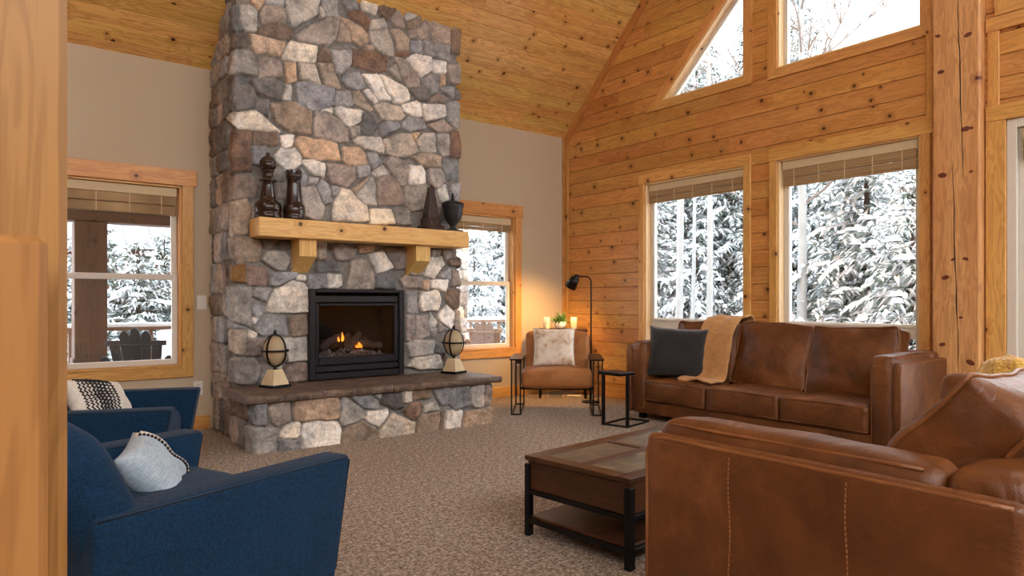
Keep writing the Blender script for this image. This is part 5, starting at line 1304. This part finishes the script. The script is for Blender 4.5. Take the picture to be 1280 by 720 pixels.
q = deco('lidded_urn', 'black lidded urn at the right end of the mantel', 'urn', 566)
um = plain('black_pewter', (44, 44, 46), .45, .3, .3, 10, .3)
m = MB(); m.lathe([(.070, 0), (.072, .012), (.066, .022), (.04, .03), (.028, .045), (.030, .058), (.055, .085), (.085, .12), (.098, .165), (.102, .215), (.110, .235), (.114, .245), (.108, .255)], n=36); m.build('bowl', um, q)
m = MB(); sqp(m, [(.076, 0), (.076, .016)]); m.build('foot', um, q)
m = MB(); m.lathe([(.112, .255), (.116, .262), (.108, .275), (.075, .285), (.038, .292), (.014, .298)], n=36); m.build('lid', um, q)
m = MB(); m.lathe([(.012, .297), (.02, .31), (.012, .325), (.018, .338), (.008, .365), (.002, .375)], n=18); m.build('finial', um, q)

# orb finials standing on the hearth
def orb(label, loc):
    root = thing('orb_finial', label, 'ornament', loc, math.radians(20), 'caged orbs on the hearth'); root.scale = (.92, .92, .98)
    m = MB(); sqp(m, [(.093, 0), (.093, .022)]); m.build('foot', M['black_metal'], root)
    m = MB(); sqp(m, [(.082, .022), (.046, .135), (.042, .142)]); m.build('pedestal', M['cream_wood'], root)
    m = MB(); m.lathe([(.022, .142), (.016, .150), (.012, .165), (.014, .172)], n=16); m.build('neck', M['black_metal'], root)
    m = MB(); m.lathe([(.094 * math.sin(PI * i / 20) + .0005, .292 - .118 * math.cos(PI * i / 20)) for i in range(21)], n=32); m.build('orb', M['orb'], root)
    def band(a, w, r0, rz, horizontal=False):
        m = MB(); n = 48; vs = []; fs = []
        for i in range(n):
            t = 2 * PI * i / n
            for (dr, dw) in ((0, -w), (0, w), (.007, w), (.007, -w)):
                if horizontal: vs.append(((r0 + dr) * math.cos(t), (r0 + dr) * math.sin(t), .292 + dw))
                else:
                    x, z = (r0 + dr) * math.cos(t), .292 + (rz + dr) * math.sin(t); vs.append((x * math.cos(a) - dw * math.sin(a), x * math.sin(a) + dw * math.cos(a), z))
        for i in range(n):
            j = (i + 1) % n
            for k in range(4): fs.append((4 * i + k, 4 * i + (k + 1) % 4, 4 * j + (k + 1) % 4, 4 * j + k))
        m.add(vs, fs, smooth=False); m.build('band', M['black_metal'], root)
    band(math.radians(15), .007, .106, .127); band(math.radians(105), .007, .106, .127); band(0, .007, .108, 0, True)
    m = MB(); m.lathe([(.006, .415), (.013, .422), (.016, .436), (.009, .450), (.002, .462)], n=14); m.build('tip', M['black_metal'], root)
    m = MB()
    for t in range(4):
        a = math.radians(15 + 90 * t); m.bar((.108 * math.cos(a), .108 * math.sin(a), .292), (.136 * math.cos(a), .136 * math.sin(a), .292), .012, .012, .003)
    m.build('stud', M['black_metal'], root)
orb('black banded orb finial at the left of the firebox on the hearth', (1.79, 5.395, SLABZ + .002))
orb('black banded orb finial at the right end of the hearth', (3.47, 5.42, SLABZ + .002))

# ------------------------------------------------------------------ woven shades
def shade(label, axis, at, a0, a1, z1, drop, sign, group=None, folds=2):
    """rolled-up woven shade hanging at the head of a window"""
    mid = (a0 + a1) / 2; loc = [0, 0, 0]; loc[axis] = at; loc[1 - axis] = mid; loc[2] = z1 - drop
    root = thing('woven_shade', label, 'window shade', loc, 0, group)
    def B(m, lo, hi, **k):
        l, h = [0, 0, 0], [0, 0, 0]; l[axis], h[axis] = lo[1] * sign, hi[1] * sign; l[1 - axis], h[1 - axis] = lo[0], hi[0]; l[2], h[2] = lo[2], hi[2]; m.b2(l, h, **k)
    w = (a1 - a0) / 2 - .012
    m = MB(); B(m, (-w, .0, drop - .075), (w, .045, drop - .002), bev=.003, axis=1 - axis); m.build('valance', M['bamboo_light'], root)
    for i in range(folds):
        m = MB(); z = (drop - .075) * (i / folds); B(m, (-w + .004, .008 + .007 * (i % 2), z + .002), (w - .004, .040 + .005 * (i % 2), z + (drop - .075) / folds - .001), bev=.006, axis=1 - axis); m.build('fold', M['bamboo'], root)
    m = MB()
    n = max(3, int((2 * w) / .22))
    for k in range(n):
        x = -w + 2 * w * (k + .5) / n; m = MB(); B(m, (x - .004, .0435, .004), (x + .004, .0465, drop - .075), bev=.001); m.build('cord', M['bamboo_light'], root)
shade('woven bamboo shade rolled up at the head of the left window by the blue chairs', 1, YW + .068, W1[0] + .02, W1[1] - .02, W1[3] - .018, .235, -1)
shade('woven bamboo shade rolled up at the head of the small window right of the fireplace', 1, YW + .068, W2[0] + .02, W2[1] - .02, W2[3] - .018, .16, -1)
shade('woven bamboo shade on the narrower big window nearer the corner', 0, XW + .068, O3[0] + .018, O3[1] - .018, O3[3] - .016, .20, -1)
shade('woven bamboo shade on the wider big window behind the sofa', 0, XW + .068, O4[0] + .018, O4[1] - .018, O4[3] - .016, .23, -1)
shade('woven bamboo shade at the top of the patio door', 0, XW + .04, .63, 1.60, 2.29, .22, -1)

# ------------------------------------------------------------------ switch and sockets on the painted wall
def plate(name, label, cat, px, py, w, h, kind):
    p = atY(px, py, YW); root = thing(name, label, cat, (p.x, YW, p.z - h / 2))
    m = MB(); m.b2((-w / 2, -.007, 0), (w / 2, 0, h), .003); m.build('cover_plate', M['white_plastic'], root)
    if kind == 'switch':
        m = MB(); m.b2((-.017, -.011, h / 2 - .034), (.017, -.006, h / 2 + .034), .003); m.build('rocker', M['white_plastic'], root)
    else:
        for z in (h / 2 - .024, h / 2 + .024):
            m = MB(); m.b2((-.016, -.009, z - .016), (.016, -.006, z + .016), .004); o = m.build('receptacle', M['white_plastic'], root)
            m = MB(); m.b2((-.008, -.0095, z - .002), (-.005, -.0088, z + .008), .0003); m.b2((.005, -.0095, z - .002), (.008, -.0088, z + .008), .0003); m.build('slot', M['soot'], o)
    return root
plate('light_switch', 'white rocker light switch between the left window and the fireplace', 'switch', 252, 378, .075, .12, 'switch')
plate('power_outlet', 'white power outlet low on the wall above the rear blue chair', 'outlet', 247.5, 485, .075, .12, 'outlet')
pt = plate('power_outlet', 'white power outlet behind the lounge chair with a black adapter plugged in', 'outlet', 646.5, 451, .075, .12, 'outlet')
m = MB(); m.b2((-.022, -.06, .03), (.022, -.008, .085), .006); m.build('plug', M['black_plastic'], pt)
# ------------------------------------------------------------------ outside: snow, porch, trees
GZ = -.55
gm = MB(); n = 40; vs = []; fs = []
for i in range(n + 1):
    for j in range(n + 1):
        x, y = -30 + 90 * i / n, -30 + 90 * j / n
        dist = max(0, max(x - 14, y - 16)); dist = max(0, max(x - 12.5, y - 14.5)); z = GZ + .25 * mnoise.noise(Vector((x * .3, y * .3, 0))) * (1 if (x > 7.5 or y > 10) else 0) + min(dist * .42, 4.2)
        vs.append((x, y, z))
for i in range(n):
    for j in range(n): fs.append((i * (n + 1) + j, (i + 1) * (n + 1) + j, (i + 1) * (n + 1) + j + 1, i * (n + 1) + j + 1))
gm.add(vs, fs, smooth=True); o = gm.build('snowy_ground', M['snow']); S(o)

def conifer_meshes(seed, Ht, R0, snowy=1.0, dens=1.0):
    r = random.Random(seed); nd = MB(); sn = MB(); tk = MB()
    tk.tube([(0, 0, 0), (0, 0, Ht * .5), (0, 0, Ht * .98)], [.035 * Ht ** .5 * 1.3, .025 * Ht ** .5, .01], n=8)
    z = .35
    while z < Ht - .1:
        t = z / Ht; Lb = R0 * (1 - t) ** .75 + .08; nb = int((5 + 4 * (1 - t)) * dens)
        a0 = r.uniform(0, 6.28)
        for k in range(nb):
            an = a0 + 6.283 * k / nb + r.uniform(-.3, .3); L = Lb * r.uniform(.7, 1.15); zz = z + r.uniform(-.12, .12)
            d = Vector((math.cos(an), math.sin(an), 0)); up = .25 * t; droop = r.uniform(.35, .85) * (1 - t * .5)
            P_ = lambda s: d * (L * s) + Vector((0, 0, zz + L * (up * s - droop * s * s)))
            sd = Vector((-d.y, d.x, 0)); ns = max(5, int(L / .085))
            nd.tube([P_(s) for s in (0, .35, .7, 1)], [.012, .009, .006, .003], n=3, cap=False)
            for i in range(1, ns + 1):
                s = i / ns; c = P_(s)
                for sg in (-1, 1):
                    lt = (.34 * L * (1 - s) + .13) * r.uniform(.7, 1.2); dirv = (sd * sg * r.uniform(.3, 1) + d * r.uniform(.1, .9) + Vector((0, 0, r.uniform(-.95, .2)))).normalized()
                    w = Vector((0, 0, 1)).cross(dirv).normalized(); q = c + dirv * lt; mid = c + dirv * lt * .5 + Vector((0, 0, .02))
                    b = .020 + .012 * r.random(); fr_ = r.random()
                    nd.add([c - w * b * .5, mid - w * b, q, mid + w * b, c + w * b * .5], [(0, 1, 2, 3, 4)], rnd=fr_)
                    nd.add([c + Vector((0, 0, .5 * b)), mid - Vector((0, 0, b * 1.6)), q - Vector((0, 0, .02))], [(0, 1, 2)], rnd=fr_ * .8)
                    if r.random() < .62 * snowy:
                        hgt = r.uniform(.015, .04); b2 = b * r.uniform(.6, 1.25); lo_ = c + dirv * lt * .12; hi_ = c + dirv * lt * r.uniform(.75, 1.0); zz_ = Vector((0, 0, .012))
                        m1 = lo_.lerp(hi_, .5) + Vector((0, 0, .02))
                        sn.add([lo_ + zz_, m1 - w * b2 + zz_, hi_ + zz_, m1 + w * b2 + zz_, m1 + Vector((0, 0, hgt + .012))], [(0, 1, 4), (1, 2, 4), (2, 3, 4), (3, 0, 4)], smooth=True)
            # pillow of snow along the bough
            if r.random() < .30 * snowy and L > .4:
                for _ in range(2):
                    s = r.uniform(.4, .98); c = P_(s) + sd * r.uniform(-.2, .2) * L * (1 - s) + Vector((0, 0, .02)); ra, rh = r.uniform(.06, .15), r.uniform(.04, .10); vv = []
                    for q_ in range(7):
                        a_ = 6.283 * q_ / 7; k1, k2 = r.uniform(.8, 1.2), r.uniform(.5, .8); vv.append(c + Vector((math.cos(a_) * ra * k1, math.sin(a_) * ra * k1, -.02))); vv.append(c + Vector((math.cos(a_) * ra * k2, math.sin(a_) * ra * k2, rh * .75)))
                    vv.append(c + Vector((0, 0, rh)))
                    sn.add(vv, [(2 * q_, 2 * ((q_ + 1) % 7), 2 * ((q_ + 1) % 7) + 1, 2 * q_ + 1) for q_ in range(7)] + [(2 * q_ + 1, 2 * ((q_ + 1) % 7) + 1, 14) for q_ in range(7)], smooth=True)
            if r.random() < .22 * snowy:
                prev = None; m0 = len(sn.v); rows = 6; vv = []
                for i in range(rows + 1):
                    s = .25 + .75 * i / rows; c = P_(s); wd = (.05 + .10 * L * (1 - abs(2 * (i / rows) - .9)) * r.uniform(.3, 1.2)) * .6; hgt = .03 + .05 * r.random()
                    for q_, (a, b) in enumerate(((-1, .0), (-.6, .8), (0, 1), (.6, .8), (1, 0))): vv.append(c + sd * wd * a + Vector((0, 0, .015 + hgt * b - abs(a) * .02)))
                ff = [(i * 5 + q_, (i + 1) * 5 + q_, (i + 1) * 5 + q_ + 1, i * 5 + q_ + 1) for i in range(rows) for q_ in range(4)]
                sn.add(vv, ff, smooth=True)
        z += r.uniform(.16, .24) / dens ** .5
    return nd, sn, tk
def proto(seed, Ht, R0, snowy, nm, dens=1.0):
    nd, sn, tk = conifer_meshes(seed, Ht, R0, snowy, dens)
    root = thing('spruce_tree', None, 'tree', (0, 0, -100))
    nd.build('foliage', M[nm], root); sn.build('snow_load', M['snow'], root); tk.build('trunk', M['bark'], root)
    return root
protos = [proto(1, 6.2, 1.9, 1.0, 'needles', 1.2), proto(2, 8.0, 2.1, .85, 'needles2', 1.1), proto(3, 4.0, 1.5, 1.0, 'needles', 1.2), proto(4, 4.0, 1.7, .45, 'needles2', 1.2)]
def gz(x, y):
    return GZ + min(4.2, max(0, max(x - 12.5, y - 14.5)) * .42)
first = [True] * 4
def tree(k, x, y, s, label, group, rz=None):
    if first[k]: o = protos[k]; first[k] = False
    else: o = copy_tree(protos[k])
    o.location = (x, y, gz(x, y) - .05); o.scale = (s, s, s); o.rotation_euler = (0, 0, random.uniform(0, 6.28) if rz is None else rz)
    o['label'] = label
    if group: o['group'] = group
    elif 'group' in o: del o['group']
random.seed(21)
tree(0, 10.6, 4.95, .84, 'big snow-laden spruce filling the wider window behind the sofa', None)
tree(2, 9.6, 3.9, .85, 'small snow-covered spruce low at the right side of the wider window', None)
tree(2, 9.9, 6.1, .62, 'young snowy fir low at the left side of the wider window', None)
g1 = 'snowy spruces beyond the log wall windows'
lab1 = 'snow-covered spruce in the dense woods beyond the log wall windows'
for (k, x, y, s) in ((1, 12.4, 8.6, .8), (0, 12.2, 10.2, .9), (1, 14.5, 9.6, .95), (0, 13.8, 7.4, .95), (0, 14.4, 5.6, .9), (1, 17.5, 10.0, 1.0), (0, 11.6, 7.3, .55), (2, 11.0, 8.4, .8), (1, 18.5, 14.0, 1.1), (0, 10.8, 9.6, .8)):
    tree(k, x, y, s, lab1, g1)
tree(1, 13.2, 10.9, 1.25, 'tall dark spruce seen through the triangular gable window', None)
g2 = 'snowy spruces beyond the fireplace wall windows'; lab2 = 'snow-dusted spruce in the woods beyond the fireplace wall windows'
for (k, x, y, s) in ((0, 10.2, 13.8, .9), (2, 8.2, 12.0, .8), (3, 1.0, 11.5, .64), (3, 1.85, 11.9, .66), (3, 1.5, 12.8, .72), (3, 2.3, 12.4, .7)):
    tree(k, x, y, s, lab2, g2)

# aspens: pale trunks with bare branches
def aspen(seed, Ht, lean=.02, r0=.07, spread=.9, clear=.35):
    r = random.Random(seed); tk = MB(); br = MB()
    pts = [Vector((lean * z + .03 * math.sin(z * .9 + seed), .03 * math.cos(z * .7 + seed), z)) for z in [Ht * i / 12 for i in range(13)]]
    tk.tube(pts, [r0 * (1 - .85 * i / 12) for i in range(13)], n=9)
    def branch(p, d, L, rad, lev):
        n = 6; q = [p]
        for i in range(n): d = (d + Vector((r.uniform(-.16, .16), r.uniform(-.16, .16), r.uniform(-.04, .16)))).normalized(); q.append(q[-1] + d * L / n)
        br.tube(q, [rad * (1 - .8 * i / n) for i in range(n + 1)], n=4, cap=False)
        if lev < 3:
            for i in range(2, n + 1):
                for _ in range(2 if lev < 2 else 1):
                    if r.random() < .75: dd = (d + Vector((r.uniform(-1, 1), r.uniform(-1, 1), r.uniform(-.2, .7)))).normalized(); branch(q[i], dd, L * r.uniform(.35, .6), rad * .55, lev + 1)
    for i in range(16):
        t = clear + (1 - clear) * i / 16; k = t * 12; a = int(k); p = pts[a].lerp(pts[min(12, a + 1)], k - a); an = r.uniform(0, 6.28)
        branch(p, Vector((math.cos(an), math.sin(an), .6)).normalized(), spread * (1.25 - t) * r.uniform(.7, 1.2), .010 + .006 * spread, 1)
    return tk, br
def aspen_tree(x, y, Ht, label, seed, **kw):
    tk, br = aspen(seed, Ht, **kw); root = thing('aspen_tree', label, 'tree', (x, y, gz(x, y) - .1), 0, None)
    tk.build('trunk', M['aspen'], root); br.build('bare_branches', M['twig'], root)
def at_depth(px, d): v = ray(px, HY); return v * d
for i, (px, d_, Ht, lab) in enumerate(((851, 10.2, 7.5, 'leftmost pale aspen trunk in the window nearer the corner'), (866, 10.8, 7.0, 'middle thin aspen trunk in the window nearer the corner'), (885, 10.0, 7.6, 'thicker pale aspen trunk right of centre in the window nearer the corner'), (1000, 11.5, 8.6, 'pale aspen trunk at the left edge of the wider window'))):
    p = at_depth(px, d_); aspen_tree(p.x, p.y, Ht, lab, 30 + i, lean=.004, r0=.06 if i != 1 else .042, spread=1.0, clear=.5)
p = at_depth(1000, 10.4); aspen_tree(p.x, p.y, 8.2, 'bare branching aspen seen against white sky in the upper gable window', 51, lean=.01, r0=.09, spread=2.4, clear=.35)
p = at_depth(846, 11.5); aspen_tree(p.x, p.y, 8.0, 'thin bare aspen in the low corner of the triangular gable window', 57, lean=.01, r0=.06, spread=1.6, clear=.4)

# ---- porch behind the fireplace wall
m = MB()
for i in range(17): m.b2((-1.0, 6.50 + i * .148, -.16), (8.0, 6.50 + i * .148 + .14, -.125), .003, 0)
S(m.build('porch_deck', M['deck_wood']))
pp = thing('porch_post', 'thick dark brown porch post outside the left window', 'post', (.86, 8.55, -.125))
m = MB(); m.b2((-.15, -.15, 0), (.15, .15, 2.06), .008, 2, .5); m.build('post_shaft', M['porch_wood'], pp)
m = MB(); m.b2((-.165, -.165, 0), (.165, .165, .62), .008, 2, .2); m.build('post_base', M['porch_wood'], pp)
bm_ = MB(); bm_.b2((-1.2, 8.43, 1.94), (3.2, 8.67, 2.25), .008, 0, .3)
S(bm_.build('porch_beam', M['porch_wood']))
m = MB()
for i in range(16): m.b2((-1.2 + i * .28, 6.46, 2.30), (-1.2 + i * .28 + .272, 8.95, 2.33), .002, 1)
S(m.build('porch_shade_roof', M['porch_wood']))  # out of view, added to darken the beam below it
def railing(label, x0, x1, y):
    root = thing('porch_railing', label, 'railing', ((x0 + x1) / 2, y, -.125)); L = x1 - x0
    m = MB(); m.b2((-L / 2, -.07, .89), (L / 2, .07, .93), .004, 0); m.build('top_rail', M['deck_wood'], root)
    m = MB(); m.b2((-L / 2, -.02, .12), (L / 2, .02, .20), .004, 0); m.build('bottom_rail', M['deck_wood'], root)
    n = int(L / .26)
    for k in range(n + 1):
        m = MB(); x = -L / 2 + .04 + (L - .08) * k / n; m.b2((x - .02, -.02, 0 if k in (0, n) else .19), (x + .02, .02, .892), .003, 2); m.build('baluster', M['deck_wood'], root)
    m = MB(); vs = []; fs = []; n = 60
    for i in range(n + 1):
        x = -L / 2 + L * i / n; h = .03 + .035 * abs(mnoise.noise(Vector((x * 2.2, y, 0)))) + .01
        for (a, b) in ((-.062, 0), (-.05, .75), (0, 1), (.05, .75), (.062, 0)): vs.append((x, a, .931 + h * b))
    for i in range(n):
        for k in range(4): fs.append((i * 5 + k, (i + 1) * 5 + k, (i + 1) * 5 + k + 1, i * 5 + k + 1))
    fs += [(0, 1, 2, 3, 4), tuple(n * 5 + k for k in range(5))[::-1]]
    m.add(vs, fs, smooth=True); m.build('snow_cap', M['snow'], root)
railing('brown wooden porch railing capped with snow outside the left window', -.9, 3.1, 8.80)
railing('brown wooden porch railing capped with snow outside the window right of the fireplace', 5.9, 7.9, 8.80)

def adirondack(label, loc, rz, mat):
    root = thing('adirondack_chair', label, 'chair', loc, rz)      # front towards local -Y
    m = MB()
    for i in range(5): y = -.32 + i * .1; m.b2((-.27, y, .36 - i * .03), (.27, y + .085, .38 - i * .03), .004)
    m.build('seat', mat, root)
    for i in range(7):
        a = (i - 3) * .085; x = (i - 3) * .088; top_ = .97 - .030 * (i - 3) ** 2
        m = MB(); b0 = Vector((x * .72, .12, .24)); b1 = Vector((x * 1.05 + .0, .12 + (top_ - .24) * .32, top_)); m.bar(b0, b1, .070, .018, .008, up=(1, 0, 0)); 
        m = MB(); dirn = (b1 - b0).normalized(); sdn = Vector((1, 0, 0)); nn = dirn.cross(sdn).normalized(); vs = []
        w0, w1 = .027, .0445; prof = [(0, w0), (.9, w1), (.96, w1 * .8), (1, w1 * .35)]
        for f_ in (-.009, .009):
            for (t, w_) in prof: vs.append(b0 + (b1 - b0) * t - sdn * w_ + nn * f_)
            for (t, w_) in prof[::-1]: vs.append(b0 + (b1 - b0) * t + sdn * w_ + nn * f_)
        m.add(vs, [tuple(range(8))[::-1], tuple(range(8, 16))] + [(k, (k + 1) % 8, 8 + (k + 1) % 8, 8 + k) for k in range(8)])
        m.build('back_slat', mat, root)
    m = MB(); m.b2((-.30, .19, .52), (.30, .225, .58), .004); m.b2((-.26, .285, .80), (.26, .315, .85), .004); m.build('back_brace', mat, root)
    for sx2 in (-1, 1):
        m = MB(); m.b2((sx2 * .33 - .07, -.42, .55), (sx2 * .33 + .07, .28, .575), .01); m.build('arm', mat, root)
        m = MB(); m.b2((sx2 * .31 - .02, -.36, 0), (sx2 * .31 + .02, -.26, .55), .004); m.build('front_leg', mat, root)
        m = MB(); m.bar((sx2 * .28, -.30, .33), (sx2 * .28, .50, .03), .03, .09, .004); m.build('rear_leg', mat, root)
adirondack('black adirondack chair on the porch seen through the left window', (1.22, 7.55, -.125), math.radians(158), M['black_plastic'])
adirondack('weathered brown adirondack chair on the porch right of the fireplace', (5.55, 7.65, -.125), math.radians(120), M['deck_wood'])
# stone column on the porch outside the small right window
colm = thing('stone_column', 'fieldstone porch column outside the window right of the fireplace', 'column', (5.42, 8.6, -.5))
o = masonry('column_skin', 5.27, 8.35, .34, .34, .34, 2.5, voronoi_fill(-.34, .68, -.5, 2.5, (.16, .16), 88, 'tbgpco'), seed=61, step=.014, z0=-.5); o.parent = colm; o.matrix_parent_inverse = Matrix.Translation(-colm.location)
m = MB(); m.b2((5.24, 8.32, 2.5), (5.64, 8.72, 2.56), .01); o = m.build('cap', M['slab'], colm); o.matrix_parent_inverse = Matrix.Translation(-colm.location)
# neighbour shed with a snowy standing-seam roof
sh_ = thing('shed', 'small outbuilding with a snowy ribbed metal roof beyond the porch', 'building', (2.6, 13.4, GZ))
m = MB(); m.b2((-2.6, .3, 0), (2.4, 2.2, 2.6), .01, 0, .3); m.build('wall', M['weather'], sh_)
m = MB(); m.prism([(-.1, 2.55), (2.3, 4.1), (2.3, 4.18), (-.1, 2.63)], 0, -2.9, 2.7); m.build('roof', M['metal_roof'], sh_)
for k in range(14):
    m = MB(); x = -2.8 + k * .42; m.prism([(-.11, 2.62), (2.3, 4.17), (2.3, 4.22), (-.11, 2.67)], 0, x - .03, x + .03); m.build('roof_seam', M['roof_rib'], sh_)
# snow heap on a bush beyond the railing
sb = MB(); vs, fs = rbox((1.2, .9, .9), .42, (.05, .05, .08), 8, wrinkle=.12, seed=3); sb.add(vs, fs, smooth=True)
o = sb.build('snow_mound', M['snow'], None, (2.45, 10.2, .35)); tag(o, 'rounded heap of snow just beyond the porch railing', 'snow heap')
m = MB(); vs, fs = rbox((1.0, .7, .9), .3, (0, 0, 0), 6, wrinkle=.1); m.add(vs, fs, smooth=True); b_ = m.build('shrub_under', M['needles2'], o, (0, 0, -.55))

# ------------------------------------------------------------------ light
w = bpy.data.worlds.new('overcast_sky'); SC.world = w; w.use_nodes = True; nt = w.node_tree; nt.nodes.clear()
out = nt.nodes.new('ShaderNodeOutputWorld'); bg = nt.nodes.new('ShaderNodeBackground'); bg.inputs[0].default_value = (.965, .98, 1.0, 1); bg.inputs[1].default_value = 1.35
nt.links.new(bg.outputs[0], out.inputs[0])
SC.view_settings.view_transform = 'Standard'; SC.view_settings.look = 'None'; SC.view_settings.gamma = 1.0; SC.view_settings.exposure = 2.55; SC.view_settings.use_curve_mapping = False
SC.cycles.max_bounces = 10; SC.cycles.diffuse_bounces = 5; SC.cycles.transparent_max_bounces = 24
